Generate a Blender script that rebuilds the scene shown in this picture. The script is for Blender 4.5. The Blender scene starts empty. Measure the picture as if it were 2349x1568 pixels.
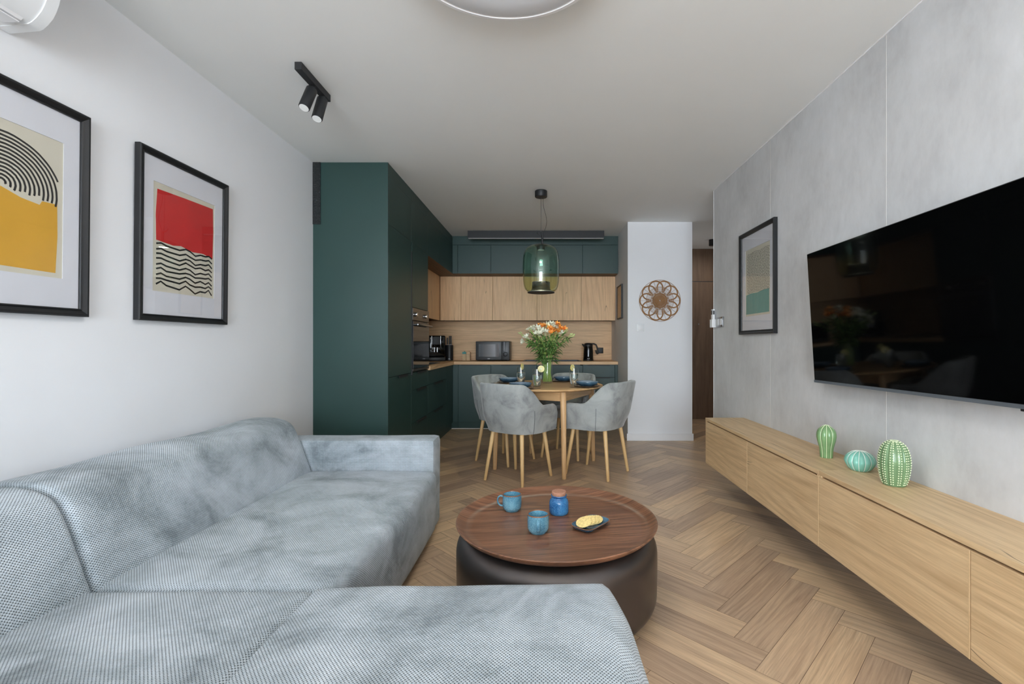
import bpy, bmesh, math, random
from mathutils import Vector, Matrix, noise
random.seed(7)
C = bpy.context.scene.collection
PI = math.pi
H = 1.157; HC = 2.6
XL = -1.857; XR = 1.587; YB = -4.4

# ---------------------------------------------------------------- materials
def srgb(r, g, b):
    f = lambda c: (c/255/12.92) if c/255 <= .04045 else ((c/255+.055)/1.055)**2.4
    return (f(r), f(g), f(b), 1)

class NT:
    def __init__(s, name):
        s.m = bpy.data.materials.new(name); s.m.use_nodes = True
        s.t = s.m.node_tree; s.b = s.t.nodes['Principled BSDF']
    def n(s, typ, **kw):
        x = s.t.nodes.new(typ)
        for k, v in kw.items(): setattr(x, k, v)
        return x
    def l(s, a, b): s.t.links.new(a, b)
    def coord(s, kind='Object', sc=(1,1,1), rot=(0,0,0)):
        c = s.n('ShaderNodeTexCoord'); m = s.n('ShaderNodeMapping')
        m.inputs['Scale'].default_value = sc; m.inputs['Rotation'].default_value = rot
        s.l(c.outputs[kind], m.inputs['Vector']); return m.outputs['Vector']
    def noise(s, vec, scale, detail=3, rough=.5, dist=0):
        x = s.n('ShaderNodeTexNoise'); x.inputs['Scale'].default_value = scale
        x.inputs['Detail'].default_value = detail; x.inputs['Roughness'].default_value = rough
        x.inputs['Distortion'].default_value = dist
        if vec: s.l(vec, x.inputs['Vector'])
        return x.outputs['Fac']
    def ramp(s, fac, stops):
        x = s.n('ShaderNodeValToRGB'); e = x.color_ramp.elements
        while len(e) < len(stops): e.new(.5)
        for el, (p, c) in zip(e, stops): el.position = p; el.color = c if len(c) == 4 else (*c, 1)
        s.l(fac, x.inputs['Fac']); return x.outputs['Color']
    def mix(s, fac, a, b, mode='MIX'):
        x = s.n('ShaderNodeMix', data_type='RGBA', blend_type=mode)
        for i, v in ((0, fac), (6, a), (7, b)):
            if isinstance(v, bpy.types.NodeSocket): s.l(v, x.inputs[i])
            else: x.inputs[i].default_value = v
        return x.outputs[2]
    def math(s, op, a, b=0.0, c=None):
        x = s.n('ShaderNodeMath', operation=op)
        for i, v in enumerate((a, b, c)):
            if v is None: continue
            if isinstance(v, bpy.types.NodeSocket): s.l(v, x.inputs[i])
            else: x.inputs[i].default_value = v
        return x.outputs[0]
    def bump(s, h, strength, dist):
        x = s.n('ShaderNodeBump'); x.inputs['Strength'].default_value = strength
        x.inputs['Distance'].default_value = dist
        s.l(h, x.inputs['Height']); s.l(x.outputs['Normal'], s.b.inputs['Normal'])
    def set(s, **kw):
        for k, v in kw.items():
            k = k.replace('_', ' ')
            i = s.b.inputs[k]
            if isinstance(v, bpy.types.NodeSocket): s.l(v, i)
            else: i.default_value = v
        return s

def plain(name, col, rough=.5, metal=0, var=.06, scale=6, bump=0, **kw):
    """painted / plastic / metal surface with a slight procedural variation"""
    t = NT(name); v = t.coord('Object')
    f = t.noise(v, scale, 4)
    d = tuple(c*(1-var) for c in col[:3])+(1,); l = tuple(min(1, c*(1+var)) for c in col[:3])+(1,)
    t.set(Base_Color=t.ramp(f, [(.3, d), (.7, l)]), Roughness=rough, Metallic=metal, **kw)
    if bump: t.bump(t.noise(v, 350, 3), bump, .001)
    return t.m

def wood(name, light, mid, dark, rings=26, knots=.5, rough=.5, attr=False, fine=1.0, contrast=1.0):
    """grain runs along U; U and V are in metres"""
    t = NT(name)
    uv = t.coord('UV')
    def mp(sx, sy):
        m = t.n('ShaderNodeMapping'); m.inputs['Scale'].default_value = (sx, sy, 1)
        t.l(uv, m.inputs['Vector']); return m.outputs['Vector']
    broad = t.noise(mp(1.1, 7), 1.0, 3, .55)
    warp = t.noise(mp(.75, 3.4), 1.0, 2, .4)
    mask = t.ramp(t.noise(mp(.6, 5), 1.0, 2, .5), [(.42, (.15,.15,.15)), (.60, (1,1,1))])
    sp = t.n('ShaderNodeSeparateXYZ'); t.l(uv, sp.inputs[0])
    ph = t.math('ADD', t.math('MULTIPLY', sp.outputs['Y'], rings*9.0), t.math('MULTIPLY', warp, rings*3.4))
    ring = t.math('MULTIPLY_ADD', t.math('SINE', ph), .5, .5)
    ring = t.math('MULTIPLY', t.math('POWER', ring, 2.2), mask)
    fib = t.noise(mp(5, 150*fine), 1.0, 4, .65)
    pore = t.noise(mp(14, 600*fine), 1.0, 2, .6)
    mid_ = t.noise(mp(1.6, 34), 1.0, 3, .6)
    col = t.ramp(broad, [(.25, mid), (.5, light), (.78, mid)])
    col = t.mix(t.math('MULTIPLY', ring, .36*contrast), col, dark)
    col = t.mix(t.math('MULTIPLY', t.ramp(mid_, [(.45, (0,0,0)), (.7, (1,1,1))]), .38*contrast), col, dark)
    col = t.mix(t.math('MULTIPLY', t.ramp(fib, [(.42, (0,0,0)), (.68, (1,1,1))]), .42*contrast), col, dark)
    col = t.mix(t.math('MULTIPLY', t.ramp(pore, [(.55, (0,0,0)), (.72, (1,1,1))]), .25*contrast), col, dark)
    if knots:
        kn = t.noise(mp(.9, 9), 1.0, 1.5, .4, .3); km = t.noise(mp(2.1, 6), 1.0, 1, .4)
        kd = tuple(c*.22 for c in dark[:3])+(1,)
        line = t.math('SUBTRACT', 1.0, t.math('MULTIPLY', t.math('ABSOLUTE', t.math('SUBTRACT', kn, .5)), 190.0))
        line = t.math('MULTIPLY', t.math('MAXIMUM', line, 0.0), t.ramp(km, [(.60, (0,0,0)), (.66, (1,1,1))]))
        col = t.mix(t.math('MULTIPLY', line, knots), col, kd)
    if attr:
        a = t.n('ShaderNodeAttribute', attribute_name='plank')
        g = t.ramp(a.outputs['Fac'], [(0, (.74,.71,.72)), (.35, (.92,.89,.88)), (.7, (1.04,1.02,.98)), (1, (1.16,1.12,1.02))])
        col = t.mix(1.0, col, g, 'MULTIPLY')
    t.set(Base_Color=col, Roughness=rough)
    t.bump(t.math('ADD', fib, pore), .12, .0006)
    return t.m

def thinglass(name, tint=(1,1,1,1), f0=.045, ramp=None, rough=.0, boost=1.0):
    """clear pane or blown glass: straight-through transmission with a Schlick reflection"""
    t = NT(name); t.t.nodes.remove(t.b); out = t.t.nodes['Material Output']
    lw = t.n('ShaderNodeLayerWeight'); lw.inputs['Blend'].default_value = .5
    f = t.math('MULTIPLY_ADD', t.math('POWER', lw.outputs['Facing'], 5.0), (1-f0)*boost, f0)
    tr = t.n('ShaderNodeBsdfTransparent'); gl = t.n('ShaderNodeBsdfGlossy'); gl.inputs['Roughness'].default_value = rough
    nz = t.noise(t.coord('Object'), 12, 2)
    if ramp:
        sp = t.n('ShaderNodeSeparateXYZ'); t.l(t.coord('Object'), sp.inputs[0])
        c = t.ramp(t.math('MULTIPLY_ADD', sp.outputs['Z'], 1.0, 1.0), ramp)
    else: c = t.ramp(nz, [(.3, tuple(x*.995 for x in tint[:3])+(1,)), (.7, tint)])
    t.l(c, tr.inputs['Color'])
    mx = t.n('ShaderNodeMixShader'); t.l(f, mx.inputs[0]); t.l(tr.outputs[0], mx.inputs[1]); t.l(gl.outputs[0], mx.inputs[2])
    t.l(mx.outputs[0], out.inputs['Surface']); return t.m
def glassm(name, col=(1,1,1,1), ior=1.45, rough=0.0):
    t = NT(name)
    f = t.noise(t.coord('Object'), 20, 2)
    c2 = tuple(c*.97 for c in col[:3])+(1,)
    t.set(Base_Color=t.ramp(f, [(.3, c2), (.7, col)]), Roughness=rough, IOR=ior, Transmission_Weight=1.0)
    return t.m

M = {}
M['wall'] = plain('white wall paint', srgb(238,239,242), .85, var=.015, scale=2)
M['ceil'] = plain('white ceiling paint', srgb(241,243,242), .9, var=.01, scale=2)
M['base'] = plain('white lacquer', srgb(238,238,240), .4, var=.01)
M['white'] = plain('white plastic', srgb(236,238,240), .35, var=.01)
def concrete():
    t = NT('grey concrete look panel'); v = t.coord('Object', (1, 1.3, 1))
    a = t.noise(v, 1.9, 7, .62, .3); b = t.noise(t.coord('Object', (1, 5, 2.2)), 5, 5, .65)
    f = t.math('ADD', t.math('MULTIPLY', a, .78), t.math('MULTIPLY', b, .22))
    t.set(Base_Color=t.ramp(f, [(.34, srgb(196,196,197)), (.5, srgb(211,212,213)), (.66, srgb(222,223,225))]), Roughness=.62)
    t.bump(b, .05, .001); return t.m
M['concrete'] = concrete()
M['seam'] = plain('pale panel joint', srgb(225,222,216), .5, var=.01)
M['oakfloor'] = wood('oak herringbone planks', srgb(216,188,156), srgb(200,171,142), srgb(134,108,86), rings=20, knots=.25, rough=.36, attr=True, contrast=.85)
M['gapdark'] = plain('dark joint', srgb(60,42,30), .8)
M['oak'] = wood('light natural oak', srgb(228,198,155), srgb(216,184,140), srgb(160,124,86), rings=14, knots=.9, rough=.5, contrast=.8)
M['oakedge'] = wood('pale oak edge band', srgb(222,192,150), srgb(214,182,138), srgb(180,145,100), rings=10, knots=0, rough=.5, contrast=.5)
M['oakkit'] = wood('warm oak kitchen front', srgb(246,207,160), srgb(233,190,145), srgb(168,122,82), rings=14, knots=.8, rough=.5, contrast=.68)
M['table'] = wood('honey ash wood', srgb(230,190,140), srgb(218,175,124), srgb(166,122,76), rings=16, knots=0, rough=.42, contrast=.9)
M['beech'] = wood('pale beech leg', srgb(232,196,140), srgb(222,184,128), srgb(196,152,98), rings=12, knots=0, rough=.42, contrast=.5)
M['walnut'] = wood('walnut veneer', srgb(152,106,78), srgb(130,88,64), srgb(54,32,24), rings=30, knots=0, rough=.34, contrast=1.3)
M['darkoak'] = wood('brown oak hall front', srgb(128,104,84), srgb(112,90,72), srgb(74,57,46), rings=9, knots=.3, rough=.6, contrast=.7)
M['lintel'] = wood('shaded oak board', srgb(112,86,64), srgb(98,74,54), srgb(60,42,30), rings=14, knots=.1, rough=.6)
M['green'] = plain('dark green matt lacquer', srgb(39,67,63), .42, var=.03, scale=3)
M['greenh'] = plain('dark green handle', srgb(22,36,36), .4)
M['black'] = plain('black satin plastic', srgb(28,28,30), .42)
M['blackmat'] = plain('matt black metal', srgb(32,33,35), .5)
M['blackgloss'] = plain('gloss black', srgb(8,8,9), .08)
M['tvscreen'] = plain('black screen glass', (.0015,.0015,.0017,1), .05, var=.01, Specular_IOR_Level=.2)
M['frameblack'] = plain('black stained frame', srgb(24,25,27), .42, var=.1, scale=40)
M['bezel'] = plain('dark grey metal strip', srgb(118,126,136), .35, .5)
M['ovenglass'] = plain('dark oven glass', srgb(24,26,30), .04, var=.02)
M['steel'] = plain('brushed steel', srgb(150,150,152), .3, 1.0)
M['darksteel'] = plain('dark steel', srgb(96,92,88), .3, 1.0)
M['chrome'] = plain('chrome', srgb(225,225,228), .12, 1.0)
M['anthracite'] = plain('anthracite plastic', srgb(62,64,66), .38)
M['mat'] = plain('white mount board', srgb(236,238,246), .8, var=.005)
M['paper'] = plain('cream paper', srgb(226,221,204), .8, var=.01)
M['ink'] = plain('black ink', srgb(30,31,32), .7)
M['red'] = plain('red ink', srgb(214,42,42), .7, var=.07)
M['yellow'] = plain('yellow ink', srgb(232,176,58), .7, var=.04)
M['teal'] = plain('teal ink', srgb(98,168,164), .7, var=.05)
M['drum'] = plain('dark bronze metal', srgb(96,90,88), .34, .85, var=.03)
M['ledoff'] = plain('white frosted diffuser', srgb(226,229,234), .5, var=.005)
M['lens'] = plain('frosted spotlight lens', srgb(240,242,240), .4, var=.005)
M['rattan'] = wood('brown rattan cane', srgb(176,132,88), srgb(158,114,72), srgb(104,70,42), rings=10, knots=0, rough=.6)
M['pot_g'] = plain('green glaze', srgb(122,158,108), .12, var=.14, scale=18)
M['pot_t'] = plain('turquoise glaze', srgb(132,196,178), .12, var=.08, scale=18)
M['pot_d'] = plain('dark green glaze', srgb(112,142,102), .12, var=.14, scale=18)
M['cream'] = plain('pale cream glaze', srgb(226,236,196), .2, var=.03)
M['creamw'] = plain('white glaze', srgb(232,242,232), .2, var=.03)
M['cork'] = plain('cork', srgb(176,128,104), .9, var=.22, scale=160)
M['rimbrown'] = plain('brown glazed rim', srgb(140,92,62), .3, var=.1, scale=60)
M['stem'] = plain('green stem', srgb(164,196,100), .5, var=.15)
M['leaf'] = plain('green leaf', srgb(106,144,76), .5, var=.35, scale=18)
M['petalw'] = plain('white petal', srgb(238,236,214), .6, var=.05, scale=30)
M['petalo'] = plain('orange petal', srgb(250,162,72), .6, var=.12, scale=30)
M['lemonrind'] = plain('lemon rind', srgb(244,220,96), .4, var=.05)
M['cookie'] = plain('golden cracker', srgb(236,210,140), .8, var=.18, scale=130)
M['sinkblack'] = plain('black granite sink', srgb(22,22,23), .3)
M['glass'] = thinglass('clear glass', (.97,.985,.98,1), .06)
M['water'] = glassm('water', (.97,.99,.98,1), 1.33)
M['shade'] = None
def glaze(name, c1, c2, sc=420):
    t = NT(name); v = t.coord('Object')
    f = t.noise(v, sc, 2, .6); g = t.noise(v, 16, 3)
    c = t.ramp(t.math('ADD', t.math('MULTIPLY', f, .6), t.math('MULTIPLY', g, .4)), [(.38, c1), (.6, c2)])
    t.set(Base_Color=c, Roughness=.12); return t.m
M['mug'] = glaze('speckled blue glaze', srgb(52,110,140), srgb(130,182,200))
M['jar'] = glaze('deep blue glaze', srgb(20,66,124), srgb(76,146,196))
M['plate'] = glaze('dark blue glaze', srgb(34,60,80), srgb(90,124,146))
M['platein'] = glaze('grey blue glaze', srgb(96,112,128), srgb(150,166,180))
M['charger'] = glaze('brown grey glaze', srgb(70,62,58), srgb(120,112,106))
def pic_glass():
    t = NT('picture glazing')
    f = t.noise(t.coord('Object'), 3, 2)
    t.set(Base_Color=(1,1,1,1), Roughness=t.math('MULTIPLY', f, .04), IOR=1.45, Transmission_Weight=1.0, Alpha=.3); return t.m
M['pglass'] = thinglass('picture glazing')
def shade_glass():
    t = NT('green over olive tinted glass'); sp = t.n('ShaderNodeSeparateXYZ'); t.l(t.coord('Object'), sp.inputs[0])
    c = t.ramp(t.math('MULTIPLY_ADD', sp.outputs['Z'], 2.0, 1.0), [(.0, (.62,.60,.24,1)), (.318, (.62,.60,.24,1)), (.332, (.30,.58,.42,1)), (1, (.30,.58,.42,1))])
    # Z measured from the lamp root (canopy on the ceiling)
    t.set(Base_Color=c, Roughness=.0, IOR=1.25, Transmission_Weight=1.0, Specular_IOR_Level=.7); return t
M['shade'] = thinglass('green over olive tinted glass', f0=.06, ramp=[(.0, (.93,.95,.81,1)), (.192, (.93,.95,.81,1)), (.204, (.82,.925,.87,1)), (1, (.82,.925,.87,1))])
def fabric():
    t = NT('light blue grey waffle velvet'); uv = t.coord('UV')
    sp = t.n('ShaderNodeSeparateXYZ'); t.l(uv, sp.inputs[0])
    k = PI/.0088
    a = t.math('SINE', t.math('MULTIPLY', t.math('MULTIPLY_ADD', sp.outputs['Y'], .87, sp.outputs['X']), k))
    b = t.math('SINE', t.math('MULTIPLY', t.math('MULTIPLY_ADD', sp.outputs['Y'], -.87, sp.outputs['X']), k))
    ga = t.math('POWER', t.math('SUBTRACT', 1.0, t.math('ABSOLUTE', a)), 2.2); gb = t.math('POWER', t.math('SUBTRACT', 1.0, t.math('ABSOLUTE', b)), 2.2)
    h = t.math('MULTIPLY_ADD', t.math('ADD', ga, gb), -.5, 1.0)
    pr_ = t.math('MULTIPLY', t.math('SUBTRACT', 1.0, t.math('ABSOLUTE', a)), t.math('SUBTRACT', 1.0, t.math('ABSOLUTE', b)))
    dot = t.ramp(pr_, [(.16, (1,1,1)), (.46, (0,0,0))])
    lin = t.ramp(h, [(.30, (.70,.70,.70)), (.80, (1,1,1))])
    pit = t.math('MULTIPLY', dot, lin)
    h = t.math('MULTIPLY', h, t.math('MULTIPLY_ADD', dot, .5, .5))
    n1 = t.noise(t.coord('Object', (1,1,1.3)), 3.6, 6, .62, .5); n2 = t.noise(t.coord('Object'), 90, 3)
    nap = t.ramp(t.math('MULTIPLY_ADD', n2, .12, t.math('MULTIPLY', n1, .9)), [(.36, srgb(138,149,155)), (.46, srgb(172,183,190)), (.56, srgb(194,204,212)), (.68, srgb(212,221,229))])
    col = t.mix(t.math('MULTIPLY', t.math('SUBTRACT', 1.0, pit), .92), nap, srgb(44,57,64))
    t.set(Base_Color=col, Roughness=.85, Sheen_Weight=.2, Sheen_Roughness=.4)
    t.bump(h, .9, .0026); return t.m
M['fabric'] = fabric()
def velvet():
    t = NT('grey velvet'); v = t.coord('Object')
    n1 = t.noise(v, 5.5, 6, .6, .7); n2 = t.noise(v, 160, 3)
    c = t.ramp(t.math('MULTIPLY_ADD', n2, .1, t.math('MULTIPLY', n1, .9)), [(.34, srgb(128,132,132)), (.46, srgb(158,162,161)), (.62, srgb(174,179,177))])
    t.set(Base_Color=c, Roughness=.8, Sheen_Weight=.5, Sheen_Roughness=.35); return t.m
M['velvet'] = velvet()
M['velvetseam'] = plain('dark grey piping', srgb(70,74,76), .9)

# ---------------------------------------------------------------- mesh helpers
def newbm():
    bm = bmesh.new(); bm.loops.layers.uv.new('UVMap'); return bm
def boxuv(bm, faces, grain='x', off=None):
    uv = bm.loops.layers.uv.active
    if off is None: off = (random.uniform(0, 40), random.uniform(0, 40))
    ax = 'xyz'.index(grain)
    for f in faces:
        n = f.normal; d = max(range(3), key=lambda i: abs(n[i]))
        if d == ax: o = [i for i in range(3) if i != ax]; ua, va = o
        else:
            ua = ax; va = [i for i in range(3) if i not in (ax, d)][0]
        for lp in f.loops:
            co = lp.vert.co; lp[uv].uv = (co[ua]+off[0], co[va]+off[1]+d*.37)
def box(bm, x0, x1, y0, y1, z0, z1, bev=0.0, grain='x', seg=2, rot=None, off=None):
    x0, x1 = sorted((x0, x1)); y0, y1 = sorted((y0, y1)); z0, z1 = sorted((z0, z1))
    t = bmesh.new()
    vs = [t.verts.new((x, y, z)) for x in (x0, x1) for y in (y0, y1) for z in (z0, z1)]
    for q in ((0,1,3,2), (4,6,7,5), (0,4,5,1), (2,3,7,6), (0,2,6,4), (1,5,7,3)): t.faces.new([vs[i] for i in q])
    if bev: bmesh.ops.bevel(t, geom=list(t.edges), offset=bev, segments=seg, profile=.5, affect='EDGES')
    bmesh.ops.recalc_face_normals(t, faces=list(t.faces))
    t.loops.layers.uv.new('UVMap'); t.normal_update(); boxuv(t, t.faces, grain, off)
    if rot: bmesh.ops.transform(t, matrix=rot, verts=list(t.verts))
    merge(bm, t); return bm
def merge(bm, t, mat=None):
    if mat is not None: bmesh.ops.transform(t, matrix=mat, verts=list(t.verts))
    me = bpy.data.meshes.new('tmp'); t.to_mesh(me); t.free(); bm.from_mesh(me); bpy.data.meshes.remove(me)
def lathe(bm, prof, cx=0, cy=0, cz=0, seg=48, ribs=0, ribamp=0, close=False):
    uv = bm.loops.layers.uv.active; rings = []; arc = [0]
    for i in range(1, len(prof)): arc.append(arc[-1]+math.hypot(prof[i][0]-prof[i-1][0], prof[i][1]-prof[i-1][1]))
    for r, z in prof:
        if r < 1e-5: rings.append([bm.verts.new((cx, cy, cz+z))]); continue
        rg = []
        for k in range(seg):
            a = 2*PI*k/seg; rr = r
            if ribs: rr = r*(1+ribamp*(abs(math.cos(a*ribs/2))**.7-1))
            rg.append(bm.verts.new((cx+rr*math.cos(a), cy+rr*math.sin(a), cz+z)))
        rings.append(rg)
    n = len(prof)
    for i in range(n if close else n-1):
        A, B = rings[i], rings[(i+1) % n]
        for k in range(seg):
            k2 = (k+1) % seg
            a = [A[k % len(A)], A[k2 % len(A)], B[k2 % len(B)], B[k % len(B)]]
            u = []
            for v_ in a:
                if v_ not in u: u.append(v_)
            if len(u) < 3: continue
            try: f = bm.faces.new(u)
            except ValueError: continue
            for lp in f.loops:
                isA = lp.vert in A
                kk = k if (lp.vert is A[k % len(A)] or lp.vert is B[k % len(B)]) else k+1
                lp[uv].uv = (arc[i] if isA else arc[min(i+1, n-1)], kk/seg*2*PI*max(prof[i][0], .01))
    return bm
def tube(bm, pts, r, sides=8, closed=False, cap=True, radii=None, flat=1.0):
    pts = [Vector(p) for p in pts]; n = len(pts); uv = bm.loops.layers.uv.active
    rings = []; prev = None; arc = 0
    for i, p in enumerate(pts):
        a = pts[(i-1) % n] if (closed or i > 0) else p; b = pts[(i+1) % n] if (closed or i < n-1) else p
        t = (b-a).normalized()
        if prev is None:
            up = Vector((0,0,1)) if abs(t.z) < .95 else Vector((1,0,0))
            nn = up.cross(t).normalized()
        else: nn = (prev - t*prev.dot(t)).normalized()
        prev = nn; bb = t.cross(nn)
        rr = radii[i] if radii else r
        rings.append([bm.verts.new(p + (nn*math.cos(2*PI*k/sides) + bb*math.sin(2*PI*k/sides)*flat)*rr) for k in range(sides)])
    arcs = [0]
    for i in range(1, n+1): arcs.append(arcs[-1]+(pts[i % n]-pts[i-1]).length)
    for i in range(n if closed else n-1):
        A, B = rings[i], rings[(i+1) % n]
        for k in range(sides):
            k2 = (k+1) % sides
            f = bm.faces.new([A[k], A[k2], B[k2], B[k]])
            for lp, (uu, vv) in zip(f.loops, ((arcs[i], k), (arcs[i], k+1), (arcs[i+1], k+1), (arcs[i+1], k))):
                lp[uv].uv = (uu, vv/sides*2*PI*max(r, .004)+3.3)
    if cap and not closed:
        bm.faces.new(rings[0][::-1]); bm.faces.new(rings[-1])
    return bm
def cyl(bm, p0, p1, r0, r1=None, sides=24, bev=0):
    r1 = r0 if r1 is None else r1; p0 = Vector(p0); p1 = Vector(p1)
    if bev:
        d = (p1-p0).normalized()
        return tube(bm, [p0, p0+d*bev*.3, p0+d*bev, p1-d*bev, p1-d*bev*.3, p1], r0, sides, radii=[r0-bev, r0-bev*.3, r0, r1, r1-bev*.3, r1-bev])
    return tube(bm, [p0, p1], r0, sides, radii=[r0, r1])
def prism(bm, pts, axis, a0, a1, grain=None):
    """extrude a 2-D outline along an axis; pts are the two other coordinates in xyz order"""
    t = bmesh.new(); o = [i for i in range(3) if i != axis]
    def mk(p, a):
        v = [0,0,0]; v[o[0]], v[o[1]] = p; v[axis] = a; return t.verts.new(v)
    A = [mk(p, a0) for p in pts]; B = [mk(p, a1) for p in pts]
    t.faces.new(A); t.faces.new(B[::-1])
    for i in range(len(pts)): t.faces.new([A[i], B[i], B[(i+1) % len(pts)], A[(i+1) % len(pts)]])
    bmesh.ops.recalc_face_normals(t, faces=list(t.faces)); t.loops.layers.uv.new('UVMap'); t.normal_update()
    boxuv(t, t.faces, grain or 'xyz'[axis]); merge(bm, t); return bm
def softbox(bm, x0, x1, y0, y1, z0, z1, r=.05, res=.03, puff=0, puffx=0, wob=0, seed=0, sharp=False):
    """rounded upholstery block; UVs in metres by box projection"""
    L = Vector((x1-x0, y1-y0, z1-z0)); c = Vector(((x0+x1)/2, (y0+y1)/2, (z0+z1)/2))
    if not isinstance(r, (tuple, list)): r = (r, r, r)
    t = bmesh.new(); uvl = t.loops.layers.uv.new('UVMap')
    vm = {}; q0 = {}
    N = [max(4, int(L[i]/res)) for i in range(3)]
    def P(i, j, k):
        key = (i, j, k)
        if key in vm: return vm[key]
        q = Vector((x0+L.x*i/N[0], y0+L.y*j/N[1], z0+L.z*k/N[2]))
        # rounded box by clamping to the inner box (elliptic radii)
        d = Vector(((q[a]-min(max(q[a], c[a]-L[a]/2+r[a]), c[a]+L[a]/2-r[a]))/r[a] for a in range(3)))
        inn = Vector((min(max(q[a], c[a]-L[a]/2+r[a]), c[a]+L[a]/2-r[a]) for a in range(3)))
        if d.length > 1e-6:
            m = max(abs(x) for x in d); d2 = d.normalized()*m
            q = Vector((inn[a]+d2[a]*r[a] for a in range(3)))
        u = (q.x-c.x)/(L.x/2); v = (q.y-c.y)/(L.y/2); w = (q.z-c.z)/(L.z/2)
        if puff and w > .3: q.z += puff*max(0, 1-u**4)*max(0, 1-v**4)*min(1, (w-.3)/.5)
        if puffx: q.x += puffx*max(0, u)**2*max(0, 1-w**4)*max(0, 1-v**(6 if sharp else 4))
        if wob: q += Vector((0, 0, 1))*(noise.noise(q*4+Vector((seed, 0, 0)))*wob)*(1 if w > .5 else 0) + Vector((1,0,0))*(noise.noise(q*4+Vector((0, seed, 9)))*wob*abs(u)**4)
        vm[key] = t.verts.new(q); q0[vm[key]] = Vector((x0+L.x*i/N[0], y0+L.y*j/N[1], z0+L.z*k/N[2])); return vm[key]
    def quad(a, b, cc, d, fn):
        f = t.faces.new([a, b, cc, d])
        for lp in f.loops: lp[uvl].uv = fn(q0[lp.vert])
    for i in range(N[0]):
        for j in range(N[1]):
            for k, fl in ((0, 1), (N[2], 0)):
                q = [P(i,j,k), P(i+1,j,k), P(i+1,j+1,k), P(i,j+1,k)]
                quad(*(q[::-1] if fl else q), lambda p: (p.x, p.y))
    for i in range(N[0]):
        for k in range(N[2]):
            for j, fl in ((0, 0), (N[1], 1)):
                q = [P(i,j,k), P(i+1,j,k), P(i+1,j,k+1), P(i,j,k+1)]
                quad(*(q[::-1] if fl else q), lambda p: (p.x, p.z))
    for j in range(N[1]):
        for k in range(N[2]):
            for i, fl in ((0, 1), (N[0], 0)):
                q = [P(i,j,k), P(i,j+1,k), P(i,j+1,k+1), P(i,j,k+1)]
                quad(*(q[::-1] if fl else q), lambda p: (p.z, p.y))
    merge(bm, t); return bm

# ---------------------------------------------------------------- object helpers
ORG = {}
def finish(name, bm, mat, smooth=40):
    bmesh.ops.remove_doubles(bm, verts=list(bm.verts), dist=1e-6)
    me = bpy.data.meshes.new(name); bm.to_mesh(me); bm.free()
    for m in (mat if isinstance(mat, (list, tuple)) else [mat]): me.materials.append(m)
    if smooth:
        for p in me.polygons: p.use_smooth = True
        me.set_sharp_from_angle(angle=math.radians(smooth))
    o = bpy.data.objects.new(name, me); C.objects.link(o); return o
def thing(name, label, cat, loc=(0,0,0), rz=0, group=None):
    o = bpy.data.objects.new(name, None); C.objects.link(o); o.location = loc; o.rotation_euler = (0,0,rz)
    o.empty_display_size = .05
    o['label'] = label; o['category'] = cat
    if group: o['group'] = group
    ORG[o.name] = Vector(loc); return o
def part(name, bm, mat, parent, world=True, smooth=40, label=None):
    """world=True: the mesh is drawn in room coordinates; else about the thing's own base"""
    root = parent
    while root.parent: root = root.parent
    if world: bmesh.ops.translate(bm, verts=list(bm.verts), vec=-ORG[root.name])
    o = finish(name, bm, mat, smooth); o.parent = parent
    if label: o['label'] = label
    return o
def solo(name, bm, mat, label, cat, group=None, smooth=40):
    xs = [v.co for v in bm.verts]
    c = Vector(((min(v.x for v in xs)+max(v.x for v in xs))/2, (min(v.y for v in xs)+max(v.y for v in xs))/2, min(v.z for v in xs)))
    bmesh.ops.translate(bm, verts=list(bm.verts), vec=-c)
    o = finish(name, bm, mat, smooth); o.location = c; o['label'] = label; o['category'] = cat
    if group: o['group'] = group
    return o
def struct(name, bm, mat, label=None, cat=None, parent=None, smooth=0):
    o = finish(name, bm, mat, smooth)
    if parent: o.parent = parent
    else:
        o['kind'] = 'structure'
        if label: o['label'] = label; o['category'] = cat
    return o
def dup(root, loc, rz=0, label=None, group=None):
    r = root.copy(); C.objects.link(r); r.location = loc; r.rotation_euler = (0,0,rz)
    if label: r['label'] = label
    if group: r['group'] = group
    def rec(a, b):
        for ch in list(a.children):
            c = ch.copy(); C.objects.link(c); c.parent = b; rec(ch, c)
    rec(root, r); return r
WORLD = 2.8; WINDOW = 440; LAMP = 15; PEND = 6; EXPO = -0.12
# ================================================================ SETTING
XH = 3.0; YE = 7.17; YK = 6.92; XP = .975; XP2 = 1.743; YP = 5.55; YW = 4.411
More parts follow.
